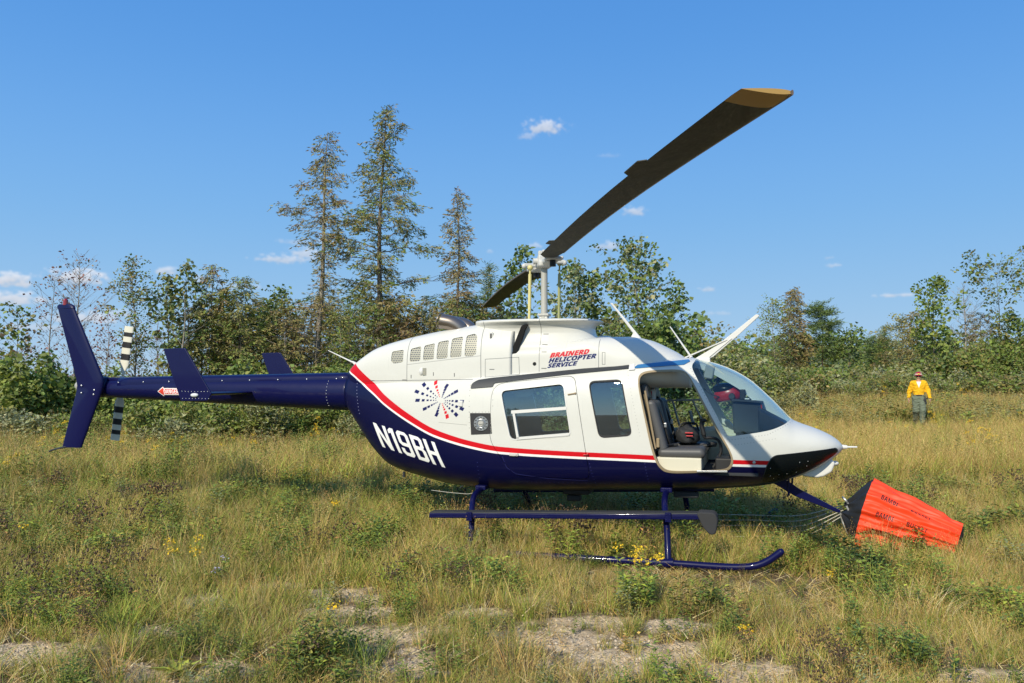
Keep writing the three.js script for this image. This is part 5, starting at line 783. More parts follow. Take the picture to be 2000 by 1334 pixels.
{
  const r = rng(99), gl = 'leafy shrubs along the foot of the left wood', gm = 'shrubs in the thicket behind the cabin', gr = 'shrubs along the far edge of the right field';
  // left: rounded green bushes, then lower silvery ones in front
  const heights = fitted([-100, 0, 70, 130, 200, 245, 300, 400, 470, 560, 640, 720, 1000], [690, 700, 690, 745, 720, 730, 765, 745, 700, 720, 715, 690, 690]);
  for (let px = -110; px < 760; px += 30) shrub('green leafy shrub by the wood', px + r() * 14, heights(px) + 14 * (r() - 0.3), 22 + r() * 2.5, 0.75 + 0.25 * r(), r() < 0.65 ? 'maple' : 'small', [['green', 'lime', 'green'], ['lime', 'green', 'lime'], ['green', 'deep', 'lime']][Math.floor(r() * 3)], gl, 1.2);
  for (let px = -90; px < 800; px += 46) shrub('silvery shrub at the grass edge', px + r() * 30, 785 + 48 * r() - (px > 420 ? 45 * r() : 0), 18.6 + r() * 3.0, 0.45 + 0.35 * r(), r() < 0.5 ? 'small' : 'willow', [['silver', 'olive', 'lime'], ['green', 'lime', 'olive'], ['silver', 'silver', 'olive']][Math.floor(r() * 3)], 'silvery shrubs at the edge of the grass behind the tail', 1.0, 0.85);
  for (let px = 700; px < 1460; px += 34) shrub('pale leafed shrub in the thicket', px + r() * 16, 690 + 25 * r() - (px > 1150 && px < 1430 ? 18 : 0), 23 + r() * 3, 0.9 + 0.25 * r(), r() < 0.6 ? 'small' : 'maple', [['green', 'silver', 'olive'], ['green', 'deep', 'lime']][Math.floor(r() * 2)], gm, 1.15);
  for (let px = 720; px < 1420; px += 50) shrub('olive shrub in tall grass', px + r() * 20, 765 + 20 * r(), 20.5 + r() * 2, 0.7, 'small', ['green', 'olive', 'silver'], 'low shrubs in the grass behind the cabin', 0.9);
  for (const [px, top, D, w, lf, hu, lb] of [[1420, 664, 27, 1.2, 'small', ['green', 'silver', 'olive'], 'tall pale flecked shrub directly beyond the windscreen top'], [1460, 682, 29, 1.2, 'small', ['green', 'silver', 'green'], 'rounded shrub beyond the middle of the windscreen'], [1500, 708, 31, 1.1, 'small', ['green', 'olive', 'silver'], 'shrub beyond the lower windscreen edge'], [1568, 752, 26, 0.55, 'willow', ['silver', 'silver', 'olive'], 'small silvery willow standing alone in the grass right of the nose'], [1527, 768, 25, 0.4, 'willow', ['silver', 'olive'], 'little willow shrub touching the nose outline'], [1625, 748, 36, 0.9, 'willow', ['silver', 'olive', 'blue'], 'greyish willow shrub behind the lone small willow']]) shrub(lb, px, top, D, w, lf, hu, undefined, 1.3);
  const rh = fitted([1460, 1520, 1640, 1700, 1760, 1830, 1900, 2000, 2150], [696, 718, 722, 724, 706, 690, 676, 664, 660]);
  for (let px = 1470; px < 2050; px += 21) shrub('leafy shrub, far field edge', px + r() * 14, rh(px) + 22 * (r() - 0.35), 38 + r() * 4, 1.25 + 0.5 * r(), ['small', 'maple', 'willow'][Math.floor(r() * 2.6)], [['green', 'olive', 'green'], ['green', 'silver', 'olive'], ['deep', 'green', 'lime']][Math.floor(r() * 3)], gr, 1.1, 1.25);
  for (let px = 1560; px < 2050; px += 30) shrub('weedy shrub before the far band', px + r() * 20, 722 + 18 * r(), 34.5 + r() * 2.5, 0.9 + 0.3 * r(), ['small', 'willow'][Math.floor(r() * 2)], [['olive', 'green', 'tan'], ['silver', 'olive', 'green']][Math.floor(r() * 2)], 'low shrubs in front of the band at the right', 1.0, 1.1);
}
// ---- far wood beyond the right field
{
  const r = rng(55), spots = [], o = new THREE.Group(); o.name = 'distant_wood'; scene.add(o); tag(o, 'low line of distant trees on the horizon right of the nose', 'wood', null, 'stuff');
  for (let i = 0; i < 4200; i++) { const px = 1330 + r() * 1000, D = 110 + r() * 90, x = spotX(px, D), z = -D, h = (6.0 + 2.6 * fbm(x * 0.05, z * 0.05, 3)) * (0.25 + 0.85 * r()); spots.push([V(x + (r() - 0.5) * 3, groundY(x, z) + h, z), 5 + 4 * r()]); }
  crownOf('small', spots, ['deep', 'blue', 'olive', 'green'], r, o, 'foliage');
}

// ---------------------------------------------------------------- grass and weeds of the field
const GM = new THREE.MeshPhysicalMaterial({ color: 0xffffff, vertexColors: true, roughness: 0.75, transmission: 0.08, thickness: 0, side: THREE.DoubleSide });
class Blades {
  constructor(seed) { this.r = rng(seed); this.pos = []; this.idx = []; this.col = []; }
  v(p, c) { this.pos.push(p.x, p.y, p.z); this.col.push(c[0], c[1], c[2]); return this.pos.length / 3 - 1; }
  blade(b, dir, h, lean, bend, w, c, seg = 3) {        // a strip that narrows to a point
    const side = V(-dir.z, 0, dir.x).applyAxisAngle(V(0, 1, 0), (this.r() - 0.5) * 2.5); let last = null;
    for (let i = 0; i <= seg; i++) {
      const t = i / seg, p = V(b.x + dir.x * h * (lean * t + bend * t * t), b.y + h * t * (1 - 0.35 * bend * t), b.z + dir.z * h * (lean * t + bend * t * t)), ww = w * (1 - t) ** 0.7 * 0.5;
      if (i === seg) { const k = this.v(p, c); this.idx.push(last[0], last[1], k); } else { const k = [this.v(p.clone().addScaledVector(side, ww), c), this.v(p.clone().addScaledVector(side, -ww), c)]; if (last) this.idx.push(last[0], last[1], k[0], last[1], k[1], k[0]); last = k; }
    }
    return V(b.x + dir.x * h * (lean + bend), b.y + h * (1 - 0.35 * bend), b.z + dir.z * h * (lean + bend));
  }
  leaf(p, d, L, w, c) { const s = V().crossVectors(d, V(0.2, 1, 0.1)).normalize(), m = p.clone().addScaledVector(d, L * 0.45), t = p.clone().addScaledVector(d, L); t.y -= L * 0.2; const a = this.v(p, c), b = this.v(m.clone().addScaledVector(s, w), c), e = this.v(t, c), f = this.v(m.clone().addScaledVector(s, -w), c); this.idx.push(a, b, e, a, e, f); }
  blob(p, r, c) { const k = [V(r, 0, 0), V(-r, 0, 0), V(0, r, 0), V(0, -r, 0), V(0, 0, r), V(0, 0, -r)].map((q) => this.v(q.add(p), c)); for (const [a, b, d] of [[0, 2, 4], [2, 1, 4], [1, 3, 4], [3, 0, 4], [2, 0, 5], [1, 2, 5], [3, 1, 5], [0, 3, 5]]) this.idx.push(k[a], k[b], k[d]); }
  build() { const g = new THREE.BufferGeometry(); g.setAttribute('position', new THREE.Float32BufferAttribute(this.pos, 3)); g.setAttribute('color', new THREE.Float32BufferAttribute(this.col, 3)); g.setIndex(this.idx); g.computeVertexNormals(); return g; }
}
const GC = { straw: [0.62, 0.455, 0.165], pale: [0.70, 0.57, 0.31], gold: [0.53, 0.355, 0.085], green: [0.215, 0.285, 0.034], deep: [0.105, 0.170, 0.026], olive: [0.335, 0.305, 0.055], rust: [0.47, 0.265, 0.090], brown: [0.085, 0.050, 0.026], yellow: [0.85, 0.55, 0.015], lime: [0.35, 0.40, 0.045], grey: [0.25, 0.285, 0.125] };
const vary = (c, r, k = 0.35) => { const b = 1 - k / 2 + k * r(), w = 0.94 + 0.12 * r(); return [c[0] * b * w, c[1] * b, c[2] * b]; };
const around = (r) => { const a = r() * 6.2832; return V(Math.cos(a), 0, Math.sin(a)); };
function tuft(seed, { n, R, h, w, lean = 0.3, bend = 0.3, cols, heads = 0, seg = 3 }) {
  const B = new Blades(seed), r = B.r;
  for (let i = 0; i < n; i++) {
    const d = around(r), b = d.clone().multiplyScalar(R * Math.sqrt(r())), dd = around(r).lerp(d, 0.5).normalize(), hh = h * (0.45 + 0.6 * r()), c = vary(GC[cols[Math.floor(r() * cols.length)]], r), tip = B.blade(b, dd, hh, lean * r(), bend * (0.4 + r()), w * (0.7 + 0.6 * r()), c, seg);
    if (r() < heads) { const hc = vary(GC[r() < 0.5 ? 'rust' : 'straw'], r); for (let k = 0; k < 6; k++) { const q = tip.clone().add(V((r() - 0.5) * 0.03, -0.02 * k + 0.02, (r() - 0.5) * 0.03)); B.leaf(q, V(r() - 0.5, 0.9, r() - 0.5).normalize(), 0.022, 0.0028, hc); } }
  }
  return B.build();
}
function forb(seed, { n = 4, h = 0.45, L = 0.085, w = 0.010, R = 0.08, cols = ['green', 'deep'], flower = null, leaves = 16, heads = null, few = 34 }) {
  const B = new Blades(seed), r = B.r;
  for (let i = 0; i < n; i++) {
    const b = around(r).multiplyScalar(R * r()), d = around(r), hh = h * (0.6 + 0.5 * r()), lean = 0.25 * r(), tip = B.blade(b, d, hh, lean, 0.1, 0.007, vary(GC.olive, r), 3);
    for (let k = 0; k < leaves; k++) { const t = 0.12 + 0.88 * k / leaves, p = b.clone().lerp(tip, t), a = k * 2.4 + r(), c = vary(GC[cols[Math.floor(r() * cols.length)]], r, 0.5); B.leaf(p, V(Math.cos(a), 0.35 + 0.3 * r(), Math.sin(a)).normalize(), L * (1.15 - 0.6 * t) * (0.7 + 0.6 * r()), w, c); }
    if (flower) for (let k = 0; k < few; k++) { const q = tip.clone().add(V((r() - 0.5) * 0.085, (r() - 0.5) * 0.05, (r() - 0.5) * 0.085)); B.leaf(q, unit(r), 0.020, 0.008, vary(flower, r, 0.3)); }
    if (heads) for (let k = 0; k < 7; k++) { const q = tip.clone().add(V((r() - 0.5) * 0.16, -0.10 * r() + 0.03, (r() - 0.5) * 0.16)); B.blade(tip.clone().lerp(b, 0.25), V(q.x - tip.x, 0, q.z - tip.z).normalize(), Math.max(0.02, q.y - tip.y + hh * 0.25), 0.4, 0.1, 0.003, vary(GC.brown, r), 2); B.blob(q, 0.008 + 0.005 * r(), vary(heads, r)); }
  }
  return B.build();
}
function litter(seed) { const B = new Blades(seed), r = B.r; for (let i = 0; i < 16; i++) { const b = V((r() - 0.5) * 0.3, 0.004 + 0.015 * r(), (r() - 0.5) * 0.3); B.blade(b, around(r), 0.05 + 0.02 * r(), 1.2 + 2.4 * r(), 0.3, 0.004 + 0.004 * r(), vary(GC[['straw', 'pale', 'gold', 'brown', 'rust'][Math.floor(r() * 5)]], r), 2); } return B.build(); }
const CLUMP = {
  dry: [1, 2, 3].map((s) => tuft(700 + s, { n: 20, R: 0.07, h: 0.50, w: 0.0045, lean: 0.35, bend: 0.22, cols: ['straw', 'straw', 'pale', 'gold', 'olive'], heads: 0.45 })),
  green: [1, 2, 3].map((s) => tuft(710 + s, { n: 22, R: 0.06, h: 0.36, w: 0.0075, lean: 0.4, bend: 0.55, cols: ['green', 'green', 'olive', 'lime', 'straw'] })),
  mixed: [1, 2, 3].map((s) => tuft(720 + s, { n: 24, R: 0.10, h: 0.33, w: 0.0055, lean: 0.5, bend: 0.4, cols: ['olive', 'straw', 'green', 'gold', 'rust'], heads: 0.1 })),
  rust: [1, 2, 3].map((s) => tuft(730 + s, { n: 20, R: 0.11, h: 0.55, w: 0.0045, lean: 0.3, bend: 0.25, cols: ['rust', 'straw', 'gold', 'olive'], heads: 0.8 })),
  leafy: [1, 2, 3].map((s) => forb(740 + s, { n: 4, h: 0.42 })),
  grey: [1, 2].map((s) => forb(750 + s, { n: 5, h: 0.36, cols: ['grey', 'olive'], L: 0.055, w: 0.012, leaves: 20 })),
  broad: [1, 2, 3].map((s) => forb(755 + s, { n: 5, h: 0.30, R: 0.12, L: 0.12, w: 0.017, leaves: 11, cols: ['green', 'lime', 'deep', 'olive'] })),
  seed: [1, 2].map((s) => forb(760 + s, { n: 4, h: 0.40, cols: ['brown', 'olive', 'rust'], leaves: 7, heads: GC.brown })),
  litter: [1, 2, 3].map((s) => litter(770 + s)),
  far: [1, 2, 3].map((s) => tuft(780 + s, { n: 26, R: 0.30, h: 0.62, w: 0.016, lean: 0.35, bend: 0.25, cols: ['olive', 'gold', 'rust', 'straw', 'olive', 'green'], heads: 0.3, seg: 2 })),
  farGreen: [1, 2, 3].map((s) => tuft(790 + s, { n: 26, R: 0.30, h: 0.55, w: 0.02, lean: 0.4, bend: 0.35, cols: ['green', 'olive', 'lime', 'deep'], seg: 2 })),
  goldenrod: [1, 2].map((s) => forb(800 + s, { n: 4, h: 0.62, flower: GC.yellow, leaves: 14 })),
};
{
  const lists = {}, r = rng(4242), put = (k, x, z, s, tint) => { const v = Math.floor(r() * CLUMP[k].length); (lists[k + v] ||= { g: CLUMP[k][v], k, l: [] }).l.push([x, z, s, tint]); };
  const HX = Math.cos(R(-17.2)), HZ = Math.sin(R(-17.2));
  // heights of the growth and what grows where, from noise
  const zones = [[4.25, 8, 250], [8, 13, 150], [13, 22, 62], [22, 36, 30], [36, 62, 9]];
  for (const [d0, d1, dens] of zones) {
    const W = (D) => 0.70 * D + 0.9, area = 0.70 * (d1 * d1 - d0 * d0) + 1.8 * (d1 - d0), n = Math.round(area * dens);
    for (let i = 0; i < n; i++) {
      const D = Math.sqrt(d0 * d0 + r() * (d1 * d1 - d0 * d0)), x = (r() * 2 - 1) * W(D), z = -D;
      if (D > 24 && x < -6) continue;                  // the wood stands there
      const sand = D < 9 ? sandAt(x, z) : 0, a = fbm(x * 0.55, z * 0.55 + 7, 3), b = fbm(x * 0.35 + 30, z * 0.35, 3), c = fbm(x * 1.1, z * 1.1 + 60, 2), u = r();
      if (sand > 0.25 && r() < sand * 1.12) { if (r() < 0.13) put('litter', x, z, 0.35 + 0.45 * r(), 0.8); else if (r() < 0.07) put(['green', 'leafy', 'dry'][Math.floor(r() * 3)], x, z, 0.25 + 0.25 * r(), 1); continue; }
      const trod = Math.abs(x - 13.3 + (26 - D) * 0.51) < 0.9 && D > 21 && D < 26.5 ? 0.22 : 1;
      const sx = (x - 0.374) * Math.cos(R(17.2)) + (z + 9.2) * Math.sin(R(17.2)), sz = -(x - 0.374) * Math.sin(R(17.2)) + (z + 9.2) * Math.cos(R(17.2)), skidLow = sx > -0.6 && sx < 3.0 && sz > 1.02 && sz < 2.6 ? mix(1, mix(0.30, 0.80, smooth(1.3, 2.5, sz)), smooth(-0.5, 1.5, sx)) : 1;
      const edge = (1 - 0.55 * sand) * skidLow, low = mix(0.62, 1, smooth(5.2, 8.5, D)) * edge, tint = 0.80 + 0.3 * r() + 0.30 * b;
      if (D < 13) {
        if (u < 0.16) put('litter', x, z, 0.7 + 0.7 * r(), 1);
        else if (a + 0.6 * c > 0.22 && u < 0.44) put(c > 0.1 ? 'leafy' : 'broad', x, z, low * (0.6 + 0.55 * r()), tint);
        else if (b > 0.30 && u < 0.26) put('seed', x, z, low * (0.7 + 0.5 * r()), 1);
        else if (c > 0.35 && u < 0.28) put('grey', x, z, low * (0.6 + 0.6 * r()), tint);
        else if (u < 0.40 - 0.30 * a - 0.08 * smooth(2, -3, x)) put('dry', x, z, low * (0.55 + 0.65 * r() * r()) * (0.9 + 0.4 * Math.max(0, b)), tint);
        else if (u < 0.74 + 0.2 * a - 0.14 * smooth(2, -3, x)) put('mixed', x, z, low * (0.55 + 0.6 * r()), tint);
        else put('green', x, z, low * (0.5 + 0.6 * r()), tint);
      } else if (D < 22) {
        const right = smooth(-1, 6, x);
        if (u < 0.12 + 0.32 * right + 0.2 * b) put('rust', x, z, trod * (0.8 + 0.5 * r()), tint);
        else if (a > 0.1 && u < 0.45) put(c > 0.2 ? 'grey' : 'leafy', x, z, 1.0 + 0.6 * r(), tint);
        else if (u < 0.45) put('dry', x, z, 0.8 + 0.6 * r(), tint);
        else if (u < 0.62) put('mixed', x, z, 1.2 + 0.5 * r(), tint);
        else if (u < 0.995) put('green', x, z, 1.2 + 0.7 * r(), tint * 1.1);
        else put('goldenrod', x, z, 0.9 + 0.4 * r(), 1);
      } else {
        if (a + 0.6 * c > -0.08 && u < 0.50) put('farGreen', x, z, trod * (0.75 + 0.45 * r()), tint); else if (u < 0.56 && D < 36) put(c > 0 ? 'broad' : 'grey', x, z, trod * (1.5 + 0.8 * r()), tint); else if (u < 0.985) put(u < 0.72 ? 'far' : 'rust', x, z, trod * (u < 0.72 ? 0.75 + 0.45 * r() : 1.1 + 0.5 * r()), tint); else put(x < 0 || D > 34 ? 'goldenrod' : 'grey', x, z, 1.1 + 0.5 * r(), 1);
      }
    }
  }
  const LBL = { dry: ['dry_grass', 'dry straw coloured grass stems over the field'], green: ['green_grass', 'green arching grass tufts over the field'], mixed: ['field_grass', 'short mixed green and straw grass covering the field'], rust: ['seeding_grass', 'tall reddish seeding grass in the right field'], leafy: ['leafy_weeds', 'low leafy green weeds among the grass'], broad: ['broad_weeds', 'broad leafed green weeds among the grass'], grey: ['grey_weeds', 'grey green small leafed weeds among the grass'], seed: ['seed_weeds', 'dark brown seed head weeds among the grass'], litter: ['straw_litter', 'dead straw lying on the ground'], far: ['meadow_grass', 'far tan meadow grass beyond the helicopter'], farGreen: ['meadow_grass', 'far green meadow grass beyond the helicopter'], goldenrod: ['yellow_wildflowers', 'yellow flowering weeds dotted through the far grass'] };
  const q = new THREE.Quaternion(), e = new THREE.Euler(), m = new THREE.Matrix4(), c = new THREE.Color();
  for (const key in lists) {
    const { g, k, l } = lists[key], o = shadows(new THREE.InstancedMesh(g, GM, l.length)); o.name = numbered(LBL[k][0]);
    l.forEach(([x, z, s, t], i) => { e.set((r() - 0.5) * 0.25, r() * 6.28, (r() - 0.5) * 0.25); q.setFromEuler(e); m.compose(V(x, groundY(x, z) - 0.008, z), q, V(s, s * (0.85 + 0.3 * r()), s)); o.setMatrixAt(i, m); c.setRGB(t * (0.95 + 0.1 * r()), t, t * 0.97); o.setColorAt(i, c); });
    scene.add(o); tag(o, LBL[k][1], k === 'litter' ? 'litter' : 'grass', LBL[k][0].replace(/_/g, ' ') + ' of the field', 'stuff');
  }
}
// ---- small stones and crumbs on the bare sand
{
  const r = rng(515), g = new THREE.IcosahedronGeometry(1, 1), P = g.attributes.position; for (let i = 0; i < P.count; i++) { const k = 1 + 0.3 * n3(P.getX(i) * 1.3, P.getY(i) * 1.3, P.getZ(i) * 1.3); P.setXYZ(i, P.getX(i) * k, P.getY(i) * k * 0.6, P.getZ(i) * k * 0.85); } g.computeVertexNormals();
  const l = []; for (let i = 0; i < 26000 && l.length < 5200; i++) { const x = (r() * 2 - 1) * 4.6, z = -4.3 - r() * 3.2; if (sandAt(x, z) > 0.3 || r() < 0.04) l.push([x, z, 0.003 + 0.010 * r() ** 3]); }
  const o = shadows(new THREE.InstancedMesh(g, STD(0xffffff, 0.95), l.length)), q = new THREE.Quaternion(), m = new THREE.Matrix4(), c = new THREE.Color(); o.name = 'pebbles';
  l.forEach(([x, z, s], i) => { q.setFromEuler(new THREE.Euler(r(), r() * 6, r())); m.compose(V(x, groundY(x, z) + s * 0.2, z), q, V(s, s, s)); o.setMatrixAt(i, m); const v = 0.22 + 0.42 * r(); c.setRGB(v, v * 0.82, v * 0.6); o.setColorAt(i, c); });
  scene.add(o); tag(o, 'small stones and sand crumbs on the bare patches', 'pebbles', null, 'stuff');
}
// ---- single plants that stand out in the foreground
const gp = (px, py, g = 0) => { const e = Math.atan((py - 667) / 1550), dy = -(py - 667) / 1550, p = R(2.44), Y = dy * Math.cos(p) + Math.sin(p), Z = dy * Math.sin(p) - Math.cos(p), t = (g - 1.86) / Y; return [(px - 1000) / 1550 * t, Z * t]; };
function plant(name, label, category, px, py, geo, s = 1, group) { const [x, z] = gp(px, py), o = thing(name, label, category, [x, groundY(x, z) - 0.01, z], px * 1.7, group); o.scale.setScalar(s); for (const k in geo) part(k, geo[k], GM, o); return o; }
{
  plant('grass_tuft', 'dense green grass tuft on bare ground at lower left', 'grass tuft', 238, 1245, { blades: tuft(901, { n: 150, R: 0.10, h: 0.40, w: 0.006, lean: 0.55, bend: 0.45, cols: ['green', 'green', 'olive', 'lime'] }) });
  plant('grass_tuft', 'dark green fine grass tuft at bottom, left of the brown seed heads', 'grass tuft', 715, 1310, { blades: tuft(902, { n: 160, R: 0.11, h: 0.34, w: 0.005, lean: 0.5, bend: 0.35, cols: ['deep', 'green', 'grey'] }) });
  plant('grass_tuft', 'tan dry grass clump leaning at the bottom left edge', 'grass tuft', 222, 1335, { blades: tuft(903, { n: 90, R: 0.05, h: 0.34, w: 0.004, lean: 0.7, bend: 0.3, cols: ['straw', 'gold', 'rust'] }) });
  plant('grass_tuft', 'tall straw coloured clump standing below the belly', 'grass tuft', 610, 1105, { blades: tuft(904, { n: 130, R: 0.09, h: 0.72, w: 0.005, lean: 0.35, bend: 0.15, cols: ['straw', 'gold', 'olive'], heads: 0.4 }) });
  plant('grass_tuft', 'dry brown grass clump at bottom centre', 'grass tuft', 1010, 1318, { blades: tuft(905, { n: 120, R: 0.10, h: 0.34, w: 0.004, lean: 0.5, bend: 0.3, cols: ['rust', 'straw', 'brown', 'gold'], heads: 0.3 }) });
  plant('grass_tuft', 'half green half dry clump on the sand below the skid', 'grass tuft', 1030, 1205, { blades: tuft(906, { n: 110, R: 0.12, h: 0.36, w: 0.005, lean: 0.6, bend: 0.3, cols: ['olive', 'straw', 'green'] }) });
  plant('grass_tuft', 'small upright green tuft on the bare sand at bottom right of centre', 'grass tuft', 1268, 1325, { blades: tuft(907, { n: 40, R: 0.03, h: 0.20, w: 0.005, lean: 0.2, bend: 0.2, cols: ['green', 'lime'] }) });
  plant('grass_tuft', 'pale bleached grass lying over right of the skid tip', 'grass tuft', 1790, 1205, { blades: tuft(908, { n: 90, R: 0.22, h: 0.34, w: 0.005, lean: 1.1, bend: 0.5, cols: ['pale', 'straw', 'pale'] }) });
  plant('flowering_plant', 'leafy plant with a cluster of yellow flowers in front of the skid', 'wildflower', 1245, 1190, { leaves: forb(921, { n: 12, h: 0.40, R: 0.20, leaves: 20, L: 0.10, w: 0.012, cols: ['green', 'deep', 'lime'] }), flowers: forb(922, { n: 8, h: 0.47, R: 0.17, leaves: 12, flower: GC.yellow, few: 20 }) });
  plant('flowering_plant', 'bushy weed topped by one yellow flower at the bottom', 'wildflower', 622, 1305, { leaves: forb(923, { n: 22, h: 0.38, R: 0.24, leaves: 18, L: 0.085, w: 0.012, cols: ['green', 'deep', 'olive'] }), seed_heads: forb(924, { n: 10, h: 0.22, R: 0.25, leaves: 5, heads: GC.brown, cols: ['brown', 'rust'] }), flowers: forb(925, { n: 1, h: 0.50, R: 0.01, leaves: 10, flower: GC.yellow }) });
  plant('flowering_plant', 'yellow flower on a tall stem in the grass behind the skid', 'wildflower', 648, 1040, { flowers: forb(926, { n: 2, h: 0.48, R: 0.03, leaves: 12, flower: GC.yellow }) });
  plant('flowering_plant', 'yellow flower at the far left of the foreground grass', 'wildflower', 64, 1105, { flowers: forb(927, { n: 1, h: 0.38, R: 0.02, leaves: 10, flower: GC.yellow }) });
  plant('flowering_plant', 'group of small yellow flowers on dry stems at left', 'wildflower', 370, 1130, { flowers: forb(928, { n: 5, h: 0.36, R: 0.22, leaves: 9, flower: GC.yellow }) });
  plant('flowering_plant', 'pale lilac flowered weed among the left foreground grass', 'wildflower', 432, 1145, { leaves: forb(930, { n: 5, h: 0.26, R: 0.1, leaves: 12 }), flowers: forb(929, { n: 3, h: 0.30, R: 0.09, leaves: 8, flower: [0.42, 0.38, 0.50], few: 9 }) });
  plant('flowering_plant', 'lone yellow flower below the orange bucket', 'wildflower', 1622, 1150, { flowers: forb(931, { n: 1, h: 0.16, R: 0.01, leaves: 8, flower: GC.yellow }) });
  plant('flowering_plant', 'small yellow flower in dry grass below the skid tip', 'wildflower', 1462, 1262, { flowers: forb(932, { n: 1, h: 0.17, R: 0.01, leaves: 8, flower: GC.yellow }) });
  plant('weed', 'pale yellow green rosette with three seed stalks at the bottom left', 'weed', 345, 1318, { rosette: forb(933, { n: 1, h: 0.05, R: 0.02, leaves: 26, L: 0.20, w: 0.030, cols: ['lime', 'lime', 'olive'] }), stalks: tuft(934, { n: 4, R: 0.03, h: 0.40, w: 0.012, lean: 0.3, bend: 0.1, cols: ['lime', 'olive'] }) });
  plant('weed', 'upright leafy green weed under the step', 'weed', 1105, 1100, { leaves: forb(935, { n: 7, h: 0.45, R: 0.14, leaves: 20, L: 0.10, w: 0.012, cols: ['green', 'lime'] }) });
  plant('weed', 'leafy weed with broad leaves right of the flowering plant', 'weed', 1380, 1200, { leaves: forb(936, { n: 12, h: 0.34, R: 0.26, leaves: 16, L: 0.11, w: 0.013, cols: ['green', 'deep', 'olive'] }) });
  plant('weed', 'dark green weed patch at the bottom right', 'weed', 1760, 1300, { leaves: forb(937, { n: 26, h: 0.26, R: 0.34, leaves: 16, L: 0.07, w: 0.015, cols: ['green', 'deep', 'green'] }) });
  plant('weed', 'tall green weed just below the orange bucket', 'weed', 1650, 1160, { leaves: forb(938, { n: 9, h: 0.46, R: 0.16, leaves: 20, L: 0.09, w: 0.010, cols: ['green', 'deep'] }) });
  plant('weed', 'green feathery weed at the left beside lilac flowers', 'weed', 470, 1120, { leaves: forb(939, { n: 10, h: 0.40, R: 0.16, leaves: 22, L: 0.10, w: 0.008, cols: ['lime', 'green'] }) });
  plant('weed', 'dark brown seed head weed at the left edge', 'weed', 70, 1180, { seed_heads: forb(940, { n: 9, h: 0.42, R: 0.22, leaves: 6, heads: GC.brown, cols: ['brown', 'olive'] }) });
  plant('weed', 'small reddish leafed weed on the bare sand', 'weed', 1225, 1268, { leaves: forb(941, { n: 6, h: 0.12, R: 0.10, leaves: 9, L: 0.05, w: 0.014, cols: ['rust', 'olive', 'gold'] }) });
}

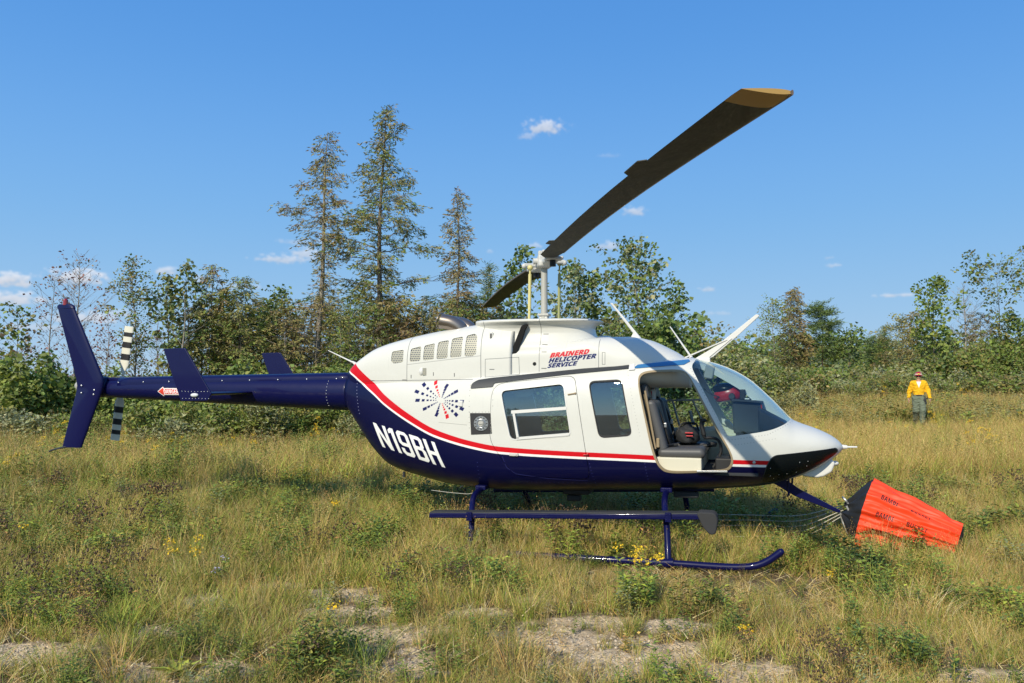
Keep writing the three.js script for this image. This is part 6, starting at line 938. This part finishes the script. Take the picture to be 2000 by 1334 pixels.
// ---------------------------------------------------------------- collapsed orange water bucket and its lines
{
  const A = V(3.80, 0.375, -8.62), Bv = V(4.54, 0.150, -8.16), ax = Bv.clone().sub(A), len = ax.length(), dir = ax.clone().normalize(), up = V(0, 1, 0).addScaledVector(dir, -dir.y).normalize(), sd = V().crossVectors(dir, up);   // sd points towards the camera side
  const bucket = thing('water_bucket', 'collapsed orange fabric helicopter bucket lying on its side in the grass', 'bucket', [0, 0, 0]);
  const P = (t, a, k = 1) => {
    const rad = mix(0.365, 0.19, t ** 0.95), pleat = 0.026 * (1 - 1.6 * Math.abs(Math.sin(a * 6.5 + 0.9 * Math.sin(t * 2.4 + 1) + 0.6 * n3(t * 1.5 + Math.cos(a) * 0.9, Math.sin(a) * 0.9, 2)))) + 0.014 * (1 - 1.5 * Math.abs(Math.sin(a * 14.5 + t * 1.5 + 0.9 * n3(t * 1.5 + Math.cos(a) * 1.2, Math.sin(a) * 1.2, 7)))) + 0.016 * n3(t * 2.4, Math.cos(a) * 1.8, Math.sin(a) * 1.8) + 0.004 * n3(t * 7, Math.cos(a) * 6, Math.sin(a) * 6) + 0.012 * Math.sin(t * 3.1) * (0.5 + 0.5 * Math.cos(a)), fr = Math.sin(a), top = Math.cos(a);
    const fold = -0.10 * Math.exp(-(((a - 1.95 - 0.35 * t) / 0.16) ** 2)) * smooth(0.0, 0.3, t) + 0.045 * Math.exp(-(((a - 2.25 - 0.3 * t) / 0.22) ** 2));
    const r = (rad + (pleat + fold) * mix(1, 0.75, t)) * k, p = A.clone().addScaledVector(dir, t * len).addScaledVector(up, top * r).addScaledVector(sd, fr * r);
    p.y = Math.max(p.y, 0.012 + 0.02 * Math.abs(fr)); return p;
  };
  const c = document.createElement('canvas'); c.width = 1024; c.height = 1024; const x = c.getContext('2d'); x.fillStyle = '#ef4318'; x.fillRect(0, 0, 1024, 1024);
  const rr = rng(8); for (let i = 0; i < 900; i++) { x.globalAlpha = 0.05; x.fillStyle = rr() < 0.5 ? '#a02408' : '#ff6a3a'; x.fillRect(rr() * 1024, rr() * 1024, 20 + rr() * 160, 1 + rr() * 4); } x.globalAlpha = 1;
  x.fillStyle = '#1a0f10'; x.font = 'bold 60px sans-serif'; for (const v of [0.115, 0.20, 0.285, 0.37, 0.6, 0.74, 0.88]) { x.save(); x.translate(150, v * 1024 + 18); x.scale(1, 0.62); x.fillText('BAMBI', 0, 0, 235); x.fillText('BUCKET', 330, 0, 300); x.restore(); }
  const tex = new THREE.CanvasTexture(c); tex.colorSpace = THREE.SRGBColorSpace;
  const sweep = (f, n, m, close = true) => { const pos = [], uv = [], idx = []; for (let i = 0; i <= n; i++) for (let k = 0; k <= m; k++) { const p = f(i / n, k / m * 6.28318); pos.push(p.x, p.y, p.z); uv.push(i / n, 1 - k / m); } for (let i = 0; i < n; i++) for (let k = 0; k < m; k++) { const a = i * (m + 1) + k; idx.push(a, a + m + 1, a + 1, a + 1, a + m + 1, a + m + 2); } const g = new THREE.BufferGeometry(); g.setAttribute('position', new THREE.Float32BufferAttribute(pos, 3)); g.setAttribute('uv', new THREE.Float32BufferAttribute(uv, 2)); g.setIndex(idx); g.computeVertexNormals(); return g; };
  part('bucket_shell', sweep((t, a) => P(t, a), 60, 160), STD(0xffffff, 0.55, 0, { map: tex }), bucket, 'orange pleated fabric shell with black lettering');
  part('collar', sweep((t, a) => { const p = P(0.004, a, mix(0.985, 0.22, t ** 1.3)); return p.addScaledVector(dir, -0.19 * t + 0.025 * Math.sin(a * 11) * t).add(V(-0.02 * t, -0.03 * t + 0.02 * Math.sin(a * 7) * t, 0)); }, 18, 90), M.black, bucket, 'crumpled black collar at the mouth of the bucket');
  part('bottom', sweep((t, a) => P(0.996, a, 0.99 * (1 - t) + 0.002).addScaledVector(dir, 0.045 * Math.sin(t * 1.57)), 10, 60), M.black, bucket, 'black bottom end of the bucket');
  each('hardware', [[-0.28, 0.10, 0.12], [-0.26, 0.02, 0.16], [-0.30, -0.08, 0.10]].map(([d, h, s], i) => tube([0, 1, 2, 3].map((k) => A.clone().addScaledVector(dir, d + 0.03 * k).add(V(0, h - 0.04 * k * (i + 1) * 0.6, s + 0.02 * Math.sin(k * 2 + i)))), 0.012, 12, 6)), M.bolt, bucket, 'pale rope ends and shackles at the bucket mouth');
  const r = rng(31), lines = thing('suspension_lines', 'thin pale ropes running from the bucket along the grass to under the helicopter', 'rope', [0, 0, 0]), rope = STD(rgb(0.48, 0.44, 0.36), 0.8);
  for (let i = 0; i < 5; i++) {
    const o = (i - 2) * 0.035, pts = [A.clone().addScaledVector(dir, -0.24).add(V(0, -0.02 * i, 0.02 * i)), V(3.2, 0.30 - 0.05 * i, -8.85 + o), V(2.75, 0.25 - 0.045 * i + 0.01 * r(), -9.05 + o * 2), V(2.3, 0.24 - 0.05 * i, -9.2 + o * 2), V(1.6, 0.26 - 0.04 * i, -9.3 + o), V(0.9, 0.22, -9.25 + o)];
    part('rope', tube(pts, 0.0055, 60, 5), rope, lines);
  }
}

// ---------------------------------------------------------------- the person walking in the field
function netMesh(f, lo, hi, cell) {                     // surface nets over a signed distance field
  const n = [0, 1, 2].map((k) => Math.ceil((hi[k] - lo[k]) / cell) + 1), [nx, ny, nz] = n, F = new Float32Array(nx * ny * nz), id = (i, j, k) => i + nx * (j + ny * k);
  for (let k = 0; k < nz; k++) for (let j = 0; j < ny; j++) for (let i = 0; i < nx; i++) F[id(i, j, k)] = f(lo[0] + i * cell, lo[1] + j * cell, lo[2] + k * cell);
  const vert = new Int32Array(nx * ny * nz).fill(-1), pos = [], idx = [];
  for (let k = 0; k < nz - 1; k++) for (let j = 0; j < ny - 1; j++) for (let i = 0; i < nx - 1; i++) {
    let sx = 0, sy = 0, sz = 0, m = 0; const v = [];
    for (let c = 0; c < 8; c++) v[c] = F[id(i + (c & 1), j + ((c >> 1) & 1), k + (c >> 2))];
    for (let a = 0; a < 8; a++) for (const b of [a | 1, a | 2, a | 4]) if (b !== a && (v[a] < 0) !== (v[b] < 0)) { const t = v[a] / (v[a] - v[b]); sx += mix(a & 1, b & 1, t); sy += mix((a >> 1) & 1, (b >> 1) & 1, t); sz += mix(a >> 2, b >> 2, t); m++; }
    if (m) { vert[id(i, j, k)] = pos.length / 3; pos.push(lo[0] + (i + sx / m) * cell, lo[1] + (j + sy / m) * cell, lo[2] + (k + sz / m) * cell); }
  }
  for (let k = 1; k < nz - 1; k++) for (let j = 1; j < ny - 1; j++) for (let i = 1; i < nx - 1; i++) {
    const a = F[id(i, j, k)];
    for (const [b, q] of [[F[id(i + 1, j, k)], [id(i, j - 1, k - 1), id(i, j, k - 1), id(i, j, k), id(i, j - 1, k)]], [F[id(i, j + 1, k)], [id(i - 1, j, k - 1), id(i - 1, j, k), id(i, j, k), id(i, j, k - 1)]], [F[id(i, j, k + 1)], [id(i - 1, j - 1, k), id(i, j - 1, k), id(i, j, k), id(i - 1, j, k)]]]) if ((a < 0) !== (b < 0)) { const w = q.map((s) => vert[s]); if (w.some((s) => s < 0)) continue; a < 0 ? idx.push(w[0], w[1], w[2], w[0], w[2], w[3]) : idx.push(w[0], w[2], w[1], w[0], w[3], w[2]); }
  }
  const g = new THREE.BufferGeometry(); g.setAttribute('position', new THREE.Float32BufferAttribute(pos, 3)); g.setIndex(idx); g.computeVertexNormals(); return g;
}
const capsule = (a, b, ra, rb, sx = 1, sz = 1) => (x, y, z) => { const dx = b[0] - a[0], dy = b[1] - a[1], dz = b[2] - a[2], px = x - a[0], py = y - a[1], pz = z - a[2], t = clamp((px * dx + py * dy + pz * dz) / (dx * dx + dy * dy + dz * dz)), ex = (px - dx * t) / sx, ey = py - dy * t, ez = (pz - dz * t) / sz; return Math.sqrt(ex * ex + ey * ey + ez * ez) - mix(ra, rb, t); };
const blend = (list, k = 0.03) => (x, y, z) => { let d = 1e3; for (const f of list) { const e = f(x, y, z), h = clamp(0.5 + 0.5 * (e - d) / k); d = mix(e, d, h) - k * h * (1 - h); } return d; };
{
  const D = 26, x0 = spotX(1793, D), p = thing('person', 'person in yellow shirt, grey green trousers and red hard hat walking towards the helicopter', 'person', [x0, groundY(x0, -D), -D], R(-24)); p.scale.setScalar(0.96);
  // joints: x to the picture's right, y up, z towards the camera; left foot forward
  const J = { hip: [[-0.09, 0.93, 0], [0.09, 0.93, 0]], knee: [[-0.10, 0.52, 0.02], [0.10, 0.52, 0.14]], ankle: [[-0.11, 0.15, -0.26], [0.08, 0.08, 0.10]], sh: [[-0.19, 1.43, 0], [0.19, 1.43, 0]], el: [[-0.285, 1.16, -0.06], [0.285, 1.17, 0.0]], wr: [[-0.31, 0.91, -0.02], [0.325, 0.94, 0.14]] };
  const torso = [capsule([0, 0.98, 0], [0, 1.16, 0], 0.115, 0.115, 1.15, 0.85), capsule([0, 1.2, 0], [0, 1.36, 0], 0.118, 0.135, 1.22, 0.85), capsule([-0.14, 1.43, 0], [0.14, 1.43, 0], 0.075, 0.075), capsule([0, 1.42, 0], [0, 1.56, 0.01], 0.06, 0.055)];
  const arm = (s) => [capsule(J.sh[s], J.el[s], 0.058, 0.046), capsule(J.el[s], J.wr[s], 0.044, 0.028)], leg = (s) => [capsule(J.hip[s], J.knee[s], 0.092, 0.062), capsule(J.knee[s], J.ankle[s], 0.06, 0.04)];
  const foot = (s) => s ? capsule([0.08, 0.05, 0.08], [0.09, 0.04, 0.27], 0.048, 0.04) : capsule([-0.11, 0.12, -0.26], [-0.115, 0.035, -0.10], 0.048, 0.04);
  const skin = STD(rgb(0.50, 0.27, 0.19), 0.6);
  const body = netMesh(blend([...torso, ...arm(0), ...arm(1), ...leg(0), ...leg(1), foot(0), foot(1)], 0.035), [-0.42, -0.03, -0.4], [0.42, 1.62, 0.42], 0.018);
  const head = netMesh(blend([capsule([0, 1.66, 0], [0, 1.715, -0.01], 0.078, 0.088, 0.92, 1.08), capsule([0, 1.60, 0.03], [0, 1.625, 0.045], 0.045, 0.05), capsule([0, 1.68, 0.09], [0, 1.645, 0.105], 0.008, 0.014), capsule([-0.015, 1.618, 0.086], [0.015, 1.618, 0.086], 0.008, 0.008), capsule([0, 1.50, 0], [0, 1.6, 0.01], 0.054, 0.05), capsule([-0.082, 1.69, -0.005], [-0.082, 1.65, 0], 0.014, 0.01), capsule([0.082, 1.69, -0.005], [0.082, 1.65, 0], 0.014, 0.01)], 0.014), [-0.13, 1.46, -0.14], [0.13, 1.82, 0.14], 0.007);
  const hand = (s) => { const w = J.wr[s], q = (dx, dy, dz) => [w[0] + dx, w[1] + dy, w[2] + dz], m = s ? 1 : -1, l = [capsule(w, q(0.005 * m, -0.035, 0.005), 0.024, 0.026, 0.7, 1.2), capsule(q(0.005 * m, -0.03, 0), q(0.008 * m, -0.08, 0.005), 0.026, 0.026, 0.5, 1.45)];
    [[0.030, 0.062, 0.0085], [0.011, 0.07, 0.0088], [-0.009, 0.066, 0.0085], [-0.028, 0.052, 0.0078]].forEach(([dz, L, r]) => { l.push(capsule(q(0.008 * m, -0.085, dz), q(0.004 * m, -0.085 - L * 0.55, dz + 0.006), r, r * 0.95), capsule(q(0.004 * m, -0.085 - L * 0.55, dz + 0.006), q(-0.012 * m, -0.085 - L, dz + 0.008), r * 0.95, r * 0.8)); });
    l.push(capsule(q(0, -0.03, 0.025), q(-0.008 * m, -0.07, 0.048), 0.012, 0.010), capsule(q(-0.008 * m, -0.07, 0.048), q(-0.014 * m, -0.098, 0.05), 0.010, 0.008)); return netMesh(blend(l, 0.008), [w[0] - 0.07, w[1] - 0.19, w[2] - 0.07], [w[0] + 0.07, w[1] + 0.04, w[2] + 0.09], 0.005); };
  part('body', [body, head, hand(0), hand(1)], skin, p);
  const wr = (f, amp, fr) => (x, y, z) => f(x, y, z) - amp * n3(x * fr, y * fr * 1.4, z * fr);
  const shirtF = wr(blend([...torso.slice(0, 3).map((f) => (x, y, z) => f(x, y, z) - 0.03), ...arm(0).map((f) => (x, y, z) => f(x, y, z) - 0.026), ...arm(1).map((f) => (x, y, z) => f(x, y, z) - 0.026)], 0.04), 0.012, 9);
  const shirtCut = (x, y, z) => Math.max(shirtF(x, y, z), Math.abs(x) < 0.215 ? 1.02 - y : -1, Math.abs(x) > 0.23 ? 0.935 - y : -1, y > 1.45 ? 0.066 - Math.hypot(x, z - 0.01) : -1, (z > 0.02 && y > 1.28 ? (y - 1.28) * 0.34 - Math.abs(x) : -1));
  part('shirt', netMesh(shirtCut, [-0.42, 0.88, -0.25], [0.44, 1.58, 0.25], 0.014), STD(rgb(0.80, 0.43, 0.006), 0.85), p, 'yellow long sleeved shirt');
  part('undershirt', netMesh((x, y, z) => Math.max(blend([...torso], 0.035)(x, y, z) - 0.012, 1.25 - y, y - 1.49, 0.0 - z, Math.abs(x) - 0.09), [-0.12, 1.22, -0.02], [0.12, 1.52, 0.2], 0.012), STD(rgb(0.75, 0.74, 0.72), 0.9), p, 'white undershirt at the collar');
  part('trousers', netMesh(wr(blend([capsule([0, 0.96, 0], [0, 1.04, 0], 0.145, 0.14, 1.12, 0.86), ...leg(0).map((f) => (x, y, z) => f(x, y, z) - 0.036), ...leg(1).map((f) => (x, y, z) => f(x, y, z) - 0.036)], 0.04), 0.014, 8), [-0.3, 0.0, -0.45], [0.3, 1.12, 0.35], 0.016), STD(rgb(0.14, 0.165, 0.115), 0.9), p, 'grey green work trousers');
  part('belt', netMesh((x, y, z) => Math.max(capsule([0, 0.98, 0], [0, 1.1, 0], 0.150, 0.150, 1.14, 0.88)(x, y, z), 1.005 - y, y - 1.05), [-0.22, 0.98, -0.2], [0.22, 1.08, 0.2], 0.010), M.black, p);
  each('glove', [ball(0.05, 0.17, 0.86, 0.13, 0.9, 1.4, 0.6), ball(0.04, 0.20, 0.78, 0.13, 0.8, 1.3, 0.6), tube([[0.13, 1.02, 0.13], [0.19, 0.95, 0.15], [0.26, 0.90, 0.13], [0.24, 1.0, 0.11]], 0.008, 14, 5)], M.dark, p, 'dark gloves clipped to the belt');
  part('boot', netMesh((x, y, z) => foot(1)(x, y, z) - 0.014, [0, -0.03, 0.0], [0.17, 0.14, 0.36], 0.012), M.black, p); part('boot', netMesh((x, y, z) => foot(0)(x, y, z) - 0.014, [-0.19, -0.03, -0.36], [-0.03, 0.2, -0.02], 0.012), M.black, p);
  const hatG = new THREE.SphereGeometry(0.125, 28, 14, 0, 6.2832, 0, Math.PI / 2).scale(0.92, 0.92, 1.1).translate(0, 1.715, 0), brim = new THREE.CylinderGeometry(0.135, 0.158, 0.018, 32).scale(0.95, 1, 1.12).translate(0, 1.712, 0.01);
  const hat = part('hard_hat', [hatG, brim, box(0.02, 0.03, 0.2, 0, 1.822, 0, 0.01)], M.red, p, 'red hard hat with a pale band and lamp');
  part('hat_band', new THREE.CylinderGeometry(0.121, 0.126, 0.026, 32, 1, true).scale(0.94, 1, 1.11).translate(0, 1.745, 0), STD(rgb(0.75, 0.72, 0.5), 0.5), hat); part('lamp', box(0.05, 0.04, 0.035, 0, 1.752, 0.143, 0.01), STD(rgb(0.8, 0.55, 0.05), 0.3), hat);
  part('sunglasses', [box(0.062, 0.036, 0.018, -0.037, 1.678, 0.098, 0.008), box(0.062, 0.036, 0.018, 0.037, 1.678, 0.098, 0.008), box(0.16, 0.012, 0.012, 0, 1.688, 0.09, 0.004), box(0.006, 0.012, 0.10, -0.082, 1.688, 0.045, 0.002), box(0.006, 0.012, 0.10, 0.082, 1.688, 0.045, 0.002)], M.gloss, p, 'dark sunglasses');
}
// ---- trees behind the camera, mirrored in the cabin windows
{
  const from = scene.children.filter((o) => ['aspen_tree', 'cedar_tree', 'maple_tree'].includes(o.name.replace(/_\d+$/, ''))), r = rng(61);
  for (let i = 0; i < 12; i++) { const o = from[i % from.length].clone(), x = -34 + i * 5.6 + 3 * r(), z = 26 + 9 * r(); o.name = numbered(o.name.replace(/_\d+$/, '')); o.position.set(x, groundY(x, z), z); o.rotation.y = r() * 6; tag(o, 'tree behind the viewer, seen only mirrored in the cabin windows', 'tree', 'trees mirrored in the cabin windows'); scene.add(o); }
}
console.log('leaf triangles', Math.round(leafTris));

renderer.render(scene, camera);
